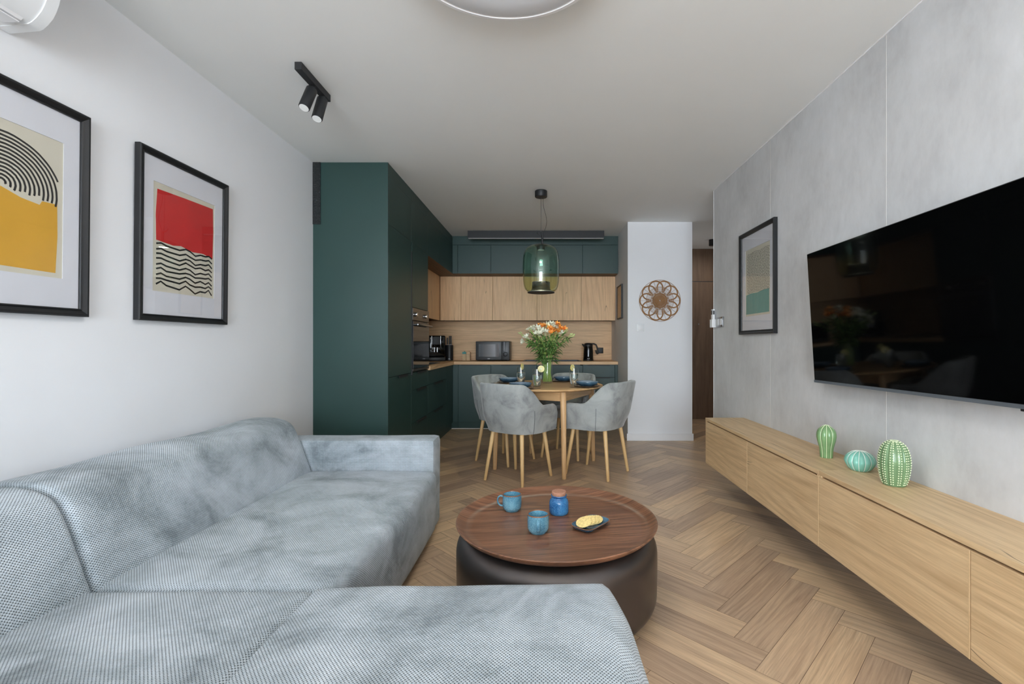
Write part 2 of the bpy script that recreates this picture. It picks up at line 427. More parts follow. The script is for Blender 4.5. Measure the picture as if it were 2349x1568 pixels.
# --- floor: herringbone planks as one mesh
def floor():
    bm = newbm(); uv = bm.loops.layers.uv.active
    at = bm.faces.layers.float.new('plankf')
    L = .655; w = .131; g = .0007
    O = Vector((2.478-L, .6435))
    d1 = Vector((1,1)).normalized(); d2 = Vector((-1,1)).normalized()
    rnd = random.Random(3)
    def W(x, y): p = d1*(x+O.x) + d2*(y+O.y); return p
    def add(x0, x1, y0, y1, horiz):
        c = W((x0+x1)/2, (y0+y1)/2)
        if not (XL-.5 < c.x < XH+.5 and YB-.5 < c.y < YE+.5): return
        a = rnd.random(); ou = rnd.uniform(0, 60); ov = rnd.uniform(0, 60)
        ps = [(x0+g, y0+g), (x1-g, y0+g), (x1-g, y1-g), (x0+g, y1-g)]
        vs = [bm.verts.new((*W(*p), 0)) for p in ps]
        f = bm.faces.new(vs); f[at] = a
        for lp, p in zip(f.loops, ps):
            u, v = (p[0]-x0, p[1]-y0) if horiz else (p[1]-y0, p[0]-x0)
            lp[uv].uv = (u+ou, v+ov)
    for k in range(-80, 100):
        for j in range(-14, 15):
            add(k*w+2*L*j, k*w+2*L*j+L, k*w, (k+1)*w, True)
            add(k*w+L+2*L*j, (k+1)*w+L+2*L*j, (k+1)*w-L, (k+1)*w, False)
    for co, no in (((XL,0,0),(-1,0,0)), ((XH,0,0),(1,0,0)), ((0,YB,0),(0,-1,0)), ((0,YE+.02,0),(0,1,0))):
        bmesh.ops.bisect_plane(bm, geom=list(bm.verts)+list(bm.edges)+list(bm.faces), plane_co=co, plane_no=no, clear_outer=True)
    n0 = len(bm.faces)
    vals = [f[at] for f in bm.faces]
    # screed slab just under the boards shows as the thin joints
    z = -.0006
    vs = [bm.verts.new(p) for p in ((XL,YB,z),(XH,YB,z),(XH,YE+.02,z),(XL,YE+.02,z))]
    f = bm.faces.new(vs); f.material_index = 1
    b2 = newbm(); box(b2, XL, XH, YB, YE+.02, -.1, -.002)
    me = bpy.data.meshes.new('t'); b2.to_mesh(me); b2.free(); nf = len(bm.faces); bm.from_mesh(me)
    bm.faces.ensure_lookup_table()
    for f in bm.faces[nf:]: f.material_index = 1
    tot = len(bm.faces)
    me = bpy.data.meshes.new('floor'); bm.to_mesh(me)
    a = me.attributes.new('plank', 'FLOAT', 'FACE')
    for i in range(tot): a.data[i].value = vals[i] if i < n0 else .5
    bm.free()
    me.materials.append(M['oakfloor']); me.materials.append(M['gapdark'])
    o = bpy.data.objects.new('floor', me); C.objects.link(o); o['kind'] = 'structure'
floor()
b = newbm(); box(b, XL-.1, XH+.1, YB-.1, YE+.12, HC, HC+.1); struct('ceiling', b, M['ceil'])
b = newbm(); box(b, XL-.12, XL, YB-.1, YK+.1, -.1, HC); struct('wall_left', b, M['wall'])
# right wall: stud wall with concrete-look panels, ends at the hall opening
b = newbm(); box(b, XR, XR+.14, YB-.1, YW, -.1, HC); struct('wall_right', b, M['concrete'])
b = newbm()
for y in (3.297, 2.174, 1.051, -.072, -1.195, -2.318, -3.441):
    box(b, XR-.0008, XR+.001, y-.0009, y+.0009, 0, HC)
struct('trim_1', b, M['seam'])
b = newbm(); box(b, XR-.005, XR+.002, YB, YW, HC-.006, HC); box(b, XR-.002, XR+.002, YW-.004, YW+.002, 0, HC); struct('trim_2', b, M['base'])
b = newbm(); box(b, XP, XP2, YP, YE, -.1, HC); struct('wall_pillar', b, M['wall'])
b = newbm(); box(b, XL, XP, YK, YK+.1, -.1, HC); struct('wall_back', b, M['wall'])
b = newbm(); box(b, XR+.14, XH+.1, YW-.1, YW, -.1, HC); struct('wall_hall_near', b, M['wall'])
b = newbm(); box(b, XH, XH+.1, YW, YE, -.1, HC); struct('wall_hall_right', b, M['wall'])
b = newbm(); box(b, XP2, XH+.1, YE, YE+.1, -.1, HC); struct('wall_hall_back', b, M['wall'])
b = newbm(); box(b, XP-.012, XP2+.012, YP-.013, YP, 0, .085, .002); struct('baseboard_pillar', b, M['base'])
# hall door wall in brown oak
b = newbm(); box(b, XP2, 2.75, YE-.04, YE, .0, 2.095, .002, 'z'); d = struct('door_1', b, M['darkoak'])
b = newbm(); lathe(b, [(0,0),(.008,0),(.008,.006),(0,.006)], seg=12)
bmesh.ops.rotate(b, verts=list(b.verts), cent=(0,0,0), matrix=Matrix.Rotation(PI/2, 3, 'X')); bmesh.ops.translate(b, verts=list(b.verts), vec=(2.335, YE-.04, 1.45))
struct('door_viewer', b, M['chrome'], parent=d, smooth=40)
b = newbm(); box(b, XP2, 2.75, YE-.04, YE, 2.105, 2.6, .002, 'z'); struct('trim_3', b, M['darkoak'])
# window wall behind the camera
ox0, ox1, oz0, oz1 = -1.6, 1.35, .1, 2.5
b = newbm()
box(b, XL, ox0, YB-.12, YB, -.1, HC); box(b, ox1, XR, YB-.12, YB, -.1, HC)
box(b, ox0, ox1, YB-.12, YB, -.1, oz0); box(b, ox0, ox1, YB-.12, YB, oz1, HC)
struct('wall_front', b, M['wall'])
wn = bpy.data.objects.new('window_1', None); C.objects.link(wn); wn['kind'] = 'structure'
b = newbm()
for x0, x1 in ((ox0, ox0+.06), (-.62, -.54), (.36, .44), (ox1-.06, ox1)): box(b, x0, x1, YB-.09, YB-.03, oz0, oz1, .004)
for z0, z1 in ((oz0, oz0+.07), (oz1-.07, oz1), (.95, 1.0)): box(b, ox0, ox1, YB-.09, YB-.03, z0, z1, .004)
struct('window_frame', b, M['base'], parent=wn)
b = newbm(); box(b, ox0-.03, ox1+.03, YB-.02, YB+.12, oz0-.04, oz0, .005); struct('window_sill', b, M['base'], parent=wn)

# ================================================================ PICTURES
def hang(bm, side, z0, tilt):
    pass
def picture(name, label, wallx, sgn, y0, y1, z0, z1, draw, tilt=.0):
    """frame on a side wall. local frame: a along +Y (0..w), b up (0..h), c out of the wall (0..d)"""
    w = y1-y0; h = z1-z0; d = .028
    t = thing(name, label, 'picture', (wallx, y0, z0))
    t.rotation_euler = (0, tilt*sgn, 0)
    def put(bm): # local (x=c,y=a,z=b) mirrored for the right wall
        if sgn < 0:
            for v in bm.verts: v.co.x = -v.co.x
            bmesh.ops.reverse_faces(bm, faces=list(bm.faces))
        return bm
    rw = .031
    # moulded frame: profile swept round the rectangle
    prof = [(0, 0), (0, d-.004), (.004, d), (.010, d), (.014, d-.003), (.024, d-.010), (.026, d-.007), (.030, d-.009), (rw, d-.012), (rw, .006)]
    bm = newbm(); uv = bm.loops.layers.uv.active
    cor = [(0,0,1,1), (w,0,-1,1), (w,h,-1,-1), (0,h,1,-1)]
    R = [[bm.verts.new((c, a+sa*p, b_+sb*p)) for p, c in prof] for a, b_, sa, sb in cor]
    for i in range(4):
        A, B = R[i], R[(i+1) % 4]
        for k in range(len(prof)):
            k2 = (k+1) % len(prof); bm.faces.new([A[k], A[k2], B[k2], B[k]])
    bmesh.ops.recalc_face_normals(bm, faces=list(bm.faces))
    part('frame', put(bm), M['frameblack'], t, False, 20)
    mx = (w-.405)/2; mz = (h-.516)/2
    bm = newbm()
    for a0, a1, b0, b1 in ((rw-.004, mx, rw, h-rw), (w-mx, w-rw+.004, rw, h-rw), (mx, w-mx, rw, mz), (mx, w-mx, h-mz, h-rw)):
        box(bm, .008, .0105, a0, a1, b0, b1)
    part('mount', put(bm), M['mat'], t, False, 0)
    art = part('print', put(box(newbm(), .004, .0078, mx-.005, w-mx+.005, mz-.005, h-mz+.005)), M['paper'], t, False, 0)
    draw(art, put, mx, mz, .405, .516, t)
    bm = newbm(); box(bm, .0135, .0150, rw-.003, w-rw+.003, rw-.003, h-rw+.003)
    part('glazing', put(bm), M['pglass'], t, False, 0)
    return t
def flat(bm, pts, c0=.0078, c1=.0082):
    prism(bm, pts, 0, c0, c1); return bm
def stroke(bm, pts, wd, c0=.0078, c1=.0083):
    uv = bm.loops.layers.uv.active
    n = len(pts); Lf = []; Rt = []
    for i, (x, y) in enumerate(pts):
        a = pts[max(0, i-1)]; b_ = pts[min(n-1, i+1)]; dx, dy = b_[0]-a[0], b_[1]-a[1]; q = math.hypot(dx, dy) or 1
        nx, ny = -dy/q*wd/2, dx/q*wd/2
        Lf.append((x+nx, y+ny)); Rt.append((x-nx, y-ny))
    for i in range(n-1):
        vs = [bm.verts.new((c1, *p)) for p in (Lf[i], Lf[i+1], Rt[i+1], Rt[i])]
        bm.faces.new(vs)
    bmesh.ops.remove_doubles(bm, verts=list(bm.verts), dist=1e-5)
    for f in bm.faces:
        f.normal_update()
        if f.normal.x < 0: f.normal_flip()
def draw_arcs(art, put, mx, mz, W, Hh, t):
    rnd = random.Random(2)
    bm = newbm()
    cx = mx+W*.5; cz = mz+Hh*.60
    top = mz+Hh*.52
    pts = [(mx+W*.05, mz+Hh*.04), (mx+W*.94, mz+Hh*.035), (mx+W*.955, mz+Hh*.3), (mx+W*.95, mz+Hh*.535), (mx+W*.82, mz+Hh*.53), (mx+W*.80, mz+Hh*.50), (mx+W*.65, mz+Hh*.515), (mx+W*.5, mz+Hh*.555), (mx+W*.3, mz+Hh*.52), (mx+W*.05, mz+Hh*.53)]
    flat(bm, pts); o = part('colour_field', put(bm), M['yellow'], art, False, 0)
    bm = newbm()
    for i in range(13):
        r = .012+i*.0134; pts = []
        a0 = -.35-.18*math.sin(i*.5); e = 1.0
        for k in range(41):
            a = a0+(PI-2*a0)*k/40
            x = r*math.cos(a)*1.13; z = r*e*math.sin(a)
            if abs(x) > W*.46: continue
            z2 = cz+z-.008
            if z < 0 and z2 < mz+Hh*.545-(0 if abs(x) < W*.3 else .012)+.004*math.sin(i*2.1): continue
            pts.append((cx+x+rnd.uniform(-.0006,.0006), z2+rnd.uniform(-.0006,.0006)))
        # split where clipping removed points
        run = [pts[0]] if pts else []
        for p, q in zip(pts, pts[1:]):
            if math.hypot(q[0]-p[0], q[1]-p[1]) > .05:
                if len(run) > 1: stroke(bm, run, .0072)
                run = [q]
            else: run.append(q)
        if len(run) > 1: stroke(bm, run, .0072)
    part('black_lines', put(bm), M['ink'], art, False, 0)
def draw_zig(art, put, mx, mz, W, Hh, t):
    # on the left wall +Y reads left to right
    zs = [(0,.46),(.3,.45),(.42,.465),(.55,.415),(.7,.43),(.85,.435),(.97,.405)]
    bm = newbm()
    flat(bm, [(mx+W*.06, mz+Hh*.94), (mx+W*.5, mz+Hh*.95), (mx+W*.97, mz+Hh*.955), (mx+W*.98, mz+Hh*.7), (mx+W*.97, mz+Hh*.42), (mx+W*.8, mz+Hh*.45), (mx+W*.62, mz+Hh*.44), (mx+W*.42, mz+Hh*.47), (mx+W*.3, mz+Hh*.455), (mx+W*.05, mz+Hh*.47), (mx+W*.04, mz+Hh*.7)])
    part('colour_field', put(bm), M['red'], art, False, 0)
    bm = newbm(); rnd = random.Random(5)
    for i in range(9):
        zb = mz+Hh*(.435-.046*i); pts = []
        amp = .0135+.0010*i
        for k, (x, s) in enumerate([(.05,0),(.12,.5),(.2,-.1),(.40,-.55),(.5,.5),(.57,.0),(.66,-.9),(.75,-.2),(.84,-.5),(.9,.1),(.96,-.8)]):
            s2 = s*(1 if i % 2 == 0 else .8)+rnd.uniform(-.2,.2)
            pts.append((mx+W*x, zb+amp*s2))
        stroke(bm, pts, .0086)
    part('black_lines', put(bm), M['ink'], art, False, 0)
def draw_dots(art, put, mx, mz, W, Hh, t):
    bm = newbm()
    flat(bm, [(mx+W*.04, mz+Hh*.03), (mx+W*.97, mz+Hh*.03), (mx+W*.97, mz+Hh*.32), (mx+W*.75, mz+Hh*.335), (mx+W*.5, mz+Hh*.33), (mx+W*.25, mz+Hh*.35), (mx+W*.04, mz+Hh*.35)])
    part('colour_field', put(bm), M['teal'], art, False, 0)
    bm = newbm(); rnd = random.Random(9)
    for i in range(27):
        for j in range(21):
            x = mx+W*(.045+.0425*j+(.021 if i % 2 else 0)+rnd.uniform(-.007,.007)); z = mz+Hh*(.352+.0222*i+.007*math.sin(j*.6)+rnd.uniform(-.002,.002))
            r = .0034
            stroke(bm, [(x-.001, z-r), (x+.001, z+r)], .0062)
    part('black_dashes', put(bm), M['ink'], art, False, 0)
picture('framed_picture', 'black framed print of concentric black arcs over a yellow block, on the white wall', XL+.002, 1, 1.284, 1.870, 1.262, 2.060, draw_arcs, .010)
picture('framed_picture', 'black framed print of a red block over black zigzag lines, on the white wall', XL+.002, 1, 2.096, 2.682, 1.263, 2.063, draw_zig, .010)
picture('framed_picture', 'black framed print of black dashes over a teal block, on the grey concrete wall', XR-.002, -1, 3.190, 3.769, 1.226, 2.022, draw_dots, .0)
# small frame on kitchen side wall
t = thing('framed_picture', 'small narrow framed picture on the kitchen side wall', 'picture', (XP, 6.09, 1.477))
b = newbm()
box(b, XP-.022, XP-.001, 5.90, 5.915, 1.477, 1.91, .001); box(b, XP-.022, XP-.001, 6.27, 6.285, 1.477, 1.91, .001)
box(b, XP-.022, XP-.001, 5.915, 6.27, 1.477, 1.49, .001); box(b, XP-.022, XP-.001, 5.915, 6.27, 1.897, 1.91, .001)
part('frame', b, M['blackmat'], t, smooth=0)
b = newbm(); box(b, XP-.012, XP-.002, 5.914, 6.271, 1.489, 1.898, 0, 'z'); part('print', b, M['oakkit'], t, smooth=0, label='brown print')

# ================================================================ AIR CONDITIONER
t = thing('air_conditioner', 'white wall mounted air conditioner high on the left wall', 'air conditioner', (XL, 1.2, 2.227))
pr = [(XL+.002, 2.227), (XL+.106, 2.236), (XL+.118, 2.242), (XL+.134, 2.256), (XL+.152, 2.278), (XL+.163, 2.300), (XL+.172, 2.325), (XL+.179, 2.355), (XL+.185, 2.44), (XL+.175, 2.51), (XL+.150, 2.525), (XL+.002, 2.525)]
b = newbm(); prism(b, pr, 1, .80, 1.60); part('housing', b, M['white'], t, smooth=50)
b = newbm(); prism(b, [(x+(.003 if x > XL+.01 else 0), z-(.001 if z < 2.4 else -.002)) for x, z in pr], 1, 1.575, 1.612); part('end_cap', b, M['white'], t, smooth=50)
b = newbm(); prism(b, [(XL+.048, 2.226), (XL+.108, 2.2325), (XL+.150, 2.278), (XL+.153, 2.286), (XL+.110, 2.241), (XL+.048, 2.236)], 1, .84, 1.555); part('air_flap', b, M['base'], t, smooth=20)
b = newbm(); box(b, XL+.055, XL+.108, .85, 1.55, 2.2225, 2.2265, .001); part('outlet_slot', b, M['base'], t, smooth=0)

# ================================================================ CEILING LIGHTS
t = thing('spotlight_bar', 'black ceiling bar with two tilted cylinder spotlights', 'light', (-1.27, 2.55, HC))
b = newbm(); box(b, -1.288, -1.252, 2.39, 2.715, 2.56, HC-.0005, .0015); part('bar', b, M['blackmat'], t, smooth=0)
for (j, e) in (((-1.272, 2.548, 2.556), (-1.292, 2.492, 2.414)), ((-1.266, 2.652, 2.556), (-1.275, 2.598, 2.406))):
    j = Vector(j); e = Vector(e); d = (e-j).normalized(); s = j+d*.018
    b = newbm(); cyl(b, s, e, .0285, bev=.004, sides=32); h = part('spotlight_head', b, M['blackmat'], t)
    b = newbm(); cyl(b, j+Vector((0,0,.006)), s+d*.004, .012); part('joint', b, M['black'], h)
    b = newbm(); cyl(b, e-d*.001, e+d*.0012, .0242, sides=32); part('lens', b, M['lens'], h, label='white frosted lens')
t = thing('ceiling_lamp', 'large round flat white ceiling lamp', 'light', (-.151, 1.57, HC))
b = newbm(); lathe(b, [(0,-.001),(.398,-.001),(.404,-.008),(.405,-.072),(.402,-.080),(.388,-.082),(.386,-.076),(0,-.076)], -.151, 1.57, HC, 96); part('housing', b, M['base'], t)
b = newbm(); lathe(b, [(0,-.084),(.30,-.084),(.375,-.082),(.384,-.077)], -.151, 1.57, HC, 96); part('diffuser', b, M['ledoff'], t)
t = thing('linear_ceiling_light', 'long dark linear ceiling light across the kitchen', 'light', (-.126, 6.0, HC))
b = newbm(); box(b, -1.0, .748, 5.975, 6.03, 2.506, HC-.0005, .001); part('housing', b, M['blackmat'], t, smooth=0)
b = newbm(); box(b, -.995, .743, 5.979, 6.026, 2.503, 2.507); part('diffuser', b, M['ledoff'], t, smooth=0, label='white light strip')
t = thing('pendant_lamp', 'pendant lamp with two tone green glass shade over the dining table', 'lamp', (-.045, 4.42, HC))
px, py = -.045, 4.42
b = newbm(); lathe(b, [(0,-.0005),(.055,-.0005),(.058,-.004),(.058,-.056),(.055,-.060),(0,-.060)], px, py, HC, 40); part('canopy', b, M['blackmat'], t)
b = newbm(); cyl(b, (px, py, HC-.058), (px, py, 2.205), .0022, sides=8); part('suspension_cable', b, M['steel'], t, label='grey steel cable')
b = newbm(); cp = []
for k in range(25):
    s = k/24; cp.append((px+.020+.05*math.sin(s*PI)**2*s*1.5-.012*s, py, HC-.058-(.405*s)))
cp += [(px+.03, py, 2.125), (px+.012, py, 2.118)]
tube(b, cp, .0018, 6); part('power_cord', b, M['black'], t)
b = newbm(); tube(b, [(px-.035, py, 2.212), (px-.038, py, 2.202), (px-.028, py, 2.19), (px-.01, py, 2.178), (px+.012, py, 2.176)], .0045, 8); cyl(b, (px+.012, py, 2.18), (px+.012, py, 2.085), .010); cyl(b, (px, py, 2.21), (px+.004, py, 2.176), .0032, sides=8)
part('stem', b, M['blackmat'], t)
so = [(.055,2.086),(.075,2.084),(.100,2.078),(.130,2.062),(.152,2.035),(.165,2.000),(.172,1.95),(.175,1.88),(.173,1.80),(.168,1.73),(.160,1.69),(.148,1.664),(.132,1.650),(.118,1.644)]
si = [(r-.003 if i else r, z-.0022 if i < 5 else z) for i, (r, z) in enumerate(so)]
b = newbm(); lathe(b, so+si[::-1], px, py, 0, 96, close=True)
part('glass_shade', b, M['shade'], t)
b = newbm(); lathe(b, [(0,2.090),(.060,2.090),(.063,2.086),(.060,2.080),(.036,2.079),(.036,2.045),(.033,2.042),(0,2.042)], px, py, 0, 40); s = part('socket_disc', b, M['blackmat'], t)
b = newbm(); lathe(b, [(0,2.0415),(.030,2.0415),(.030,2.038),(0,2.038)], px, py, 0, 32); part('led_lens', b, M['lens'], s)
b = newbm(); lathe(b, [(0,1.636),(.118,1.632),(.128,1.634),(.129,1.640),(.118,1.647),(.098,1.655),(.088,1.668),(.085,1.69),(.084,1.735),(.079,1.738),(.076,1.735),(.070,1.70),(.04,1.688),(0,1.686)], px, py, 0, 64); part('shade_base', b, M['blackmat'], t)
b = newbm(); lathe(b, [(0,0),(.045,0),(.045,-.082),(.04,-.084),(0,-.084)], 2.32, 6.5, HC-.0005, 24); solo('ceiling_spotlight', b, M['blackmat'], 'black cylinder spotlight on the hall ceiling', 'light')

# ================================================================ KITCHEN
XF = -1.2586   # face of the left run
def door(parent, name, x0, x1, y0, y1, z0, z1, mat, grain='z', bev=.0015):
    b = newbm(); box(b, x0, x1, y0, y1, z0, z1, bev, grain); return part(name, b, mat, parent, smooth=0)
def lhandle(parent, yc, z, ln=.13):
    b = newbm(); box(b, XF-.001, XF+.016, yc-ln/2, yc+ln/2, z-.003, z+.001, .0008); box(b, XF+.013, XF+.016, yc-ln/2, yc+ln/2, z-.018, z, .0008)
    return part('handle', b, M['blackmat'], parent, smooth=0, label='black edge pull')
def bhandle(parent, xc, z, yf, ln=.2):
    b = newbm(); box(b, xc-ln/2, xc+ln/2, yf-.006, yf+.001, z-.012, z+.001, .0008)
    return part('handle', b, M['blackmat'], parent, smooth=0, label='black edge pull')
g = .0015
# tall cabinet nearest
t = thing('tall_cabinet', 'floor to ceiling dark green cabinet beside the white wall', 'cabinet', (-1.55, 4.04, 0))
b = newbm(); box(b, XL+.0005, XF, 3.72, 3.738, 0, HC-.001, .001, 'z'); box(b, XL+.001, XF-.02, 3.738, 4.367, .0, HC-.002)
part('body', b, M['green'], t, smooth=0)
door(t, 'top_filler', XF-.019, XF-.001, 3.739, 4.3665, 2.492, HC-.001, M['green'])
door(t, 'door', XF-.019, XF, 3.739, 4.367-g, 2.112+g, 2.490, M['green'])
d = door(t, 'door', XF-.019, XF, 3.739, 4.367-g, .881+g, 2.112-g, M['green'])
d = door(t, 'door', XF-.019, XF, 3.739, 4.367-g, .09, .881-g, M['green']); lhandle(d, 3.97+.12, .880, .26)
b = newbm(); box(b, XL+.001, XF-.05, 3.74, 4.366, 0, .088); part('plinth', b, M['green'], t, smooth=0)
# perforated vent strip
t = thing('ventilation_grille', 'narrow black perforated vent grille beside the tall green cabinet top', 'vent', (-1.825, 3.715, 2.105))
b = newbm(); x0, x1, z0, z1 = XL+.001, -1.795, 2.105, HC-.002
box(b, x0, x1, 3.7165, 3.7195, z0, z1)
part('backing', b, M['blackgloss'], t, smooth=0)
b = newbm(); nx, nz = 5, 40
dx = (x1-x0)/nx; dz = (z1-z0)/nz
for i in range(nx+1): box(b, x0+dx*i-.0028 if i else x0, x0+dx*i+.0028 if i < nx else x1, 3.7125, 3.7165, z0, z1)
for k in range(nz+1): box(b, x0, x1, 3.7125, 3.7165, max(z0, z0+dz*k-.003), min(z1, z0+dz*k+.003))
part('perforated_plate', b, M['anthracite'], t, smooth=0)
# oven cabinet
t = thing('oven_cabinet', 'dark green tall cabinet holding the built in oven', 'cabinet', (-1.55, 4.68, 0))
b = newbm(); box(b, XL+.001, XF-.02, 4.9665, 4.986, 0, HC-.001, .0, 'z'); box(b, XL+.001, XF-.02, 4.368, 4.386, 0, HC-.001)
box(b, XL+.001, XF-.02, 4.386, 4.9665, 1.497, HC-.001); box(b, XL+.001, XF-.02, 4.386, 4.9665, 0, .885)
part('body', b, M['green'], t, smooth=0)
door(t, 'door', XF-.019, XF, 4.367+g, 4.986-g, 2.112+g, 2.490, M['green'])
door(t, 'top_filler', XF-.019, XF-.001, 4.3675, 4.985, 2.492, HC-.001, M['green'])
d = door(t, 'door', XF-.019, XF, 4.39, 4.986-g, 1.50, 2.112-g, M['green'])
b = newbm(); box(b, XF-.019, XF+.004, 4.3675, 4.3865, .885, 2.02, .001); box(b, XF-.019, XF+.01, 4.36, 4.3875, .86, .90, .001); part('edge_profile', b, M['blackmat'], t, smooth=0, label='black vertical edge profile')
for z0, z1, hz in ((.711, .881, .881), (.40, .711, .711), (.09, .40, .40)):
    d = door(t, 'drawer', XF-.019, XF, 4.367+g, 4.986-g, z0+g, z1-g, M['green']); lhandle(d, 4.70, hz-.001, .32)
b = newbm(); box(b, XL+.001, XF-.05, 4.368, 4.986, 0, .088); part('plinth', b, M['green'], t, smooth=0)
# oven
t = thing('oven', 'built in black glass oven with two steel knobs', 'oven', (-1.5, 4.68, .888))
b = newbm(); box(b, XF-.45, XF-.004, 4.389, 4.964, .888, 1.494, .002); part('body', b, M['black'], t, smooth=0)
b = newbm(); box(b, XF-.003, XF+.010, 4.389, 4.984, 1.375, 1.494, .003); p = part('control_panel', b, M['darksteel'], t, smooth=0, label='dark steel control panel')
for y in (4.46, 4.82):
    b = newbm(); cyl(b, (XF+.010, y, 1.432), (XF+.034, y, 1.432), .021, .019, 28, bev=.003); part('knob', b, M['chrome'], p, label='chrome knob')
b = newbm(); box(b, XF+.0102, XF+.0112, 4.55, 4.73, 1.405, 1.462); part('display', b, M['blackgloss'], p, smooth=0)
b = newbm(); box(b, XF-.003, XF+.012, 4.389, 4.984, .915, 1.368, .003); p = part('oven_door', b, M['ovenglass'], t, smooth=0)
b = newbm(); cyl(b, (XF+.046, 4.405, 1.335), (XF+.046, 4.972, 1.335), .010, sides=20, bev=.003)
for y in (4.44, 4.935): cyl(b, (XF+.012, y, 1.335), (XF+.046, y, 1.335), .006)
part('handle', b, M['steel'], p, label='steel bar handle')
b = newbm(); box(b, XF-.003, XF+.012, 4.389, 4.984, .890, .912, .002); part('bottom_trim', b, M['darksteel'], t, smooth=0)
# base cabinets left run
t = thing('base_cabinet', 'dark green base cabinet with drawers on the left run', 'cabinet', (-1.55, 5.44, 0))
b = newbm(); box(b, XL+.001, XF-.02, 4.987, 5.894, .0, .868); part('body', b, M['green'], t, smooth=0)
for z0, z1, hz in ((.711, .866, None), (.40, .711, .711), (.09, .40, .40)):
    d = door(t, 'drawer', XF-.019, XF, 4.989, 5.892, z0+g, z1-g, M['green'])
    if hz: lhandle(d, 5.44, hz-.001, .42)
b = newbm(); box(b, XL+.001, XF-.05, 4.988, 5.893, 0, .088); part('plinth', b, M['green'], t, smooth=0)
t = thing('corner_cabinet', 'dark green corner base cabinet with blank fillers', 'cabinet', (-1.5, 6.3, 0))
b = newbm(); box(b, XL+.001, XF-.02, 5.896, YK-.002, 0, .868); box(b, XF-.02, -1.187, 6.331, YK-.002, 0, .868); part('body', b, M['green'], t, smooth=0)
door(t, 'filler_panel', XF-.019, XF, 5.895, 6.31, .09, .866, M['green']); door(t, 'filler_panel', XF+.001, -1.186, 6.31, 6.33, .09, .866, M['green'])
b = newbm(); box(b, XF-.06, XF-.05, 5.895, 6.35, 0, .088); box(b, XF-.05, -1.187, 6.335, 6.35, 0, .088); part('plinth', b, M['green'], t, smooth=0)
# base cabinets back run
for i, (x0, x1, kind, lab) in enumerate(((-1.185, -.744, 'door', 'dark green base cabinet door below the microwave'), (-.744, -.122, 'door', 'dark green base cabinet behind the dining table, left of the flower vase'), (-.122, .50, 'door', 'dark green base cabinet under the black sink'), (.50, .972, 'drawer', 'dark green drawer cabinet under the kettle'))):
    t = thing('base_cabinet', lab, 'cabinet', ((x0+x1)/2, 6.6, 0))
    b = newbm(); box(b, x0+.001, x1-.001, 6.331, YK-.002, 0, .868 if i != 2 else .70); part('body', b, M['green'], t, smooth=0)
    if kind == 'door':
        d = door(t, 'door', x0+g, x1-g, 6.31, 6.33, .09, .858, M['green']); bhandle(d, (x0+x1)/2-.02 if i else -1.0, .868, 6.31, min(.30, x1-x0-.15))
    else:
        x1 = .935
        for z0, z1 in ((.698, .858), (.40, .698), (.09, .40)):
            d = door(t, 'drawer', x0+g, x1-g, 6.31, 6.33, z0+g, z1-g, M['green']); bhandle(d, (x0+x1)/2, z1+.008 if z1 > .8 else z1-.002, 6.31, .30)
        door(t, 'filler_panel', x1+g, .973, 6.31, 6.33, .09, .866, M['green'])
    b = newbm(); box(b, x0+.001, (x1 if kind == 'door' else .973)-.001, 6.335, 6.35, 0, .088); part('plinth', b, M['green'], t, smooth=0)
b = newbm(); box(b, XF-.02, .973, 6.329, 6.334, 0, .006); struct('trim_4', b, M['base'])
# worktop (L) with sink cut
b = newbm(); zt0, zt1 = .870, .910
box(b, XL+.001, -1.236, 4.990, 6.288, zt0, zt1, .0015, 'y')
sx0, sx1, sy0, sy1 = -.30, .475, 6.37, 6.84
box(b, XL+.001, sx0, 6.288, YK-.001, zt0, zt1, .001, 'x', off=(3, 5)); box(b, sx1, .974, 6.288, YK-.001, zt0, zt1, .001, 'x', off=(3, 5))
box(b, sx0, sx1, 6.288, sy0, zt0, zt1, .001, 'x', off=(3, 5)); box(b, sx0, sx1, sy1, YK-.001, zt0, zt1, .001, 'x', off=(3, 5))
solo('worktop', b, M['oakkit'], 'oak L shaped kitchen worktop over the green base cabinets', 'worktop', smooth=0)
b = newbm(); box(b, XL+.013, XP-.001, YK-.012, YK-.001, .911, 1.4845, 0, 'x'); box(b, XL+.001, XL+.012, 4.99, YK-.001, .911, 1.4845, 0, 'y')
solo('backsplash', b, M['oakkit'], 'oak panel backsplash between worktop and wall cabinets', 'backsplash', smooth=0)
# wood wall cabinets
XW = -1.481; YWc = 6.53
t = thing('wall_cabinet', 'oak wall cabinet on the left run next to the oven', 'cabinet', (-1.66, 5.7, 1.477))
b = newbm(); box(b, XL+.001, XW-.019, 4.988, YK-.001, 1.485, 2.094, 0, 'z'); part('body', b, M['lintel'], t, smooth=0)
for y0, y1 in ((4.989, 5.62), (5.62, 6.52)): door(t, 'door', XW-.018, XW, y0+g, y1-g, 1.477, 2.092, M['oakkit'])
xs = [-1.479, -1.187, -.744, -.123, .4957, .974]
labs = ['narrow oak wall cabinet in the corner above the knife block', 'oak wall cabinet above the microwave', 'oak wall cabinet behind the left half of the pendant lamp', 'oak wall cabinet above the flowers, right of the pendant shade', 'oak wall cabinet at the right end above the kettle']
for i in range(5):
    t = thing('wall_cabinet', labs[i], 'cabinet', ((xs[i]+xs[i+1])/2, 6.7, 1.477))
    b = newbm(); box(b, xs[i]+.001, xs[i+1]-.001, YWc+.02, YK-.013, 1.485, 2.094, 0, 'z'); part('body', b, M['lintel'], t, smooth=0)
    door(t, 'door', xs[i]+g, xs[i+1]-g, YWc, YWc+.019, 1.477, 2.092, M['oakkit'])
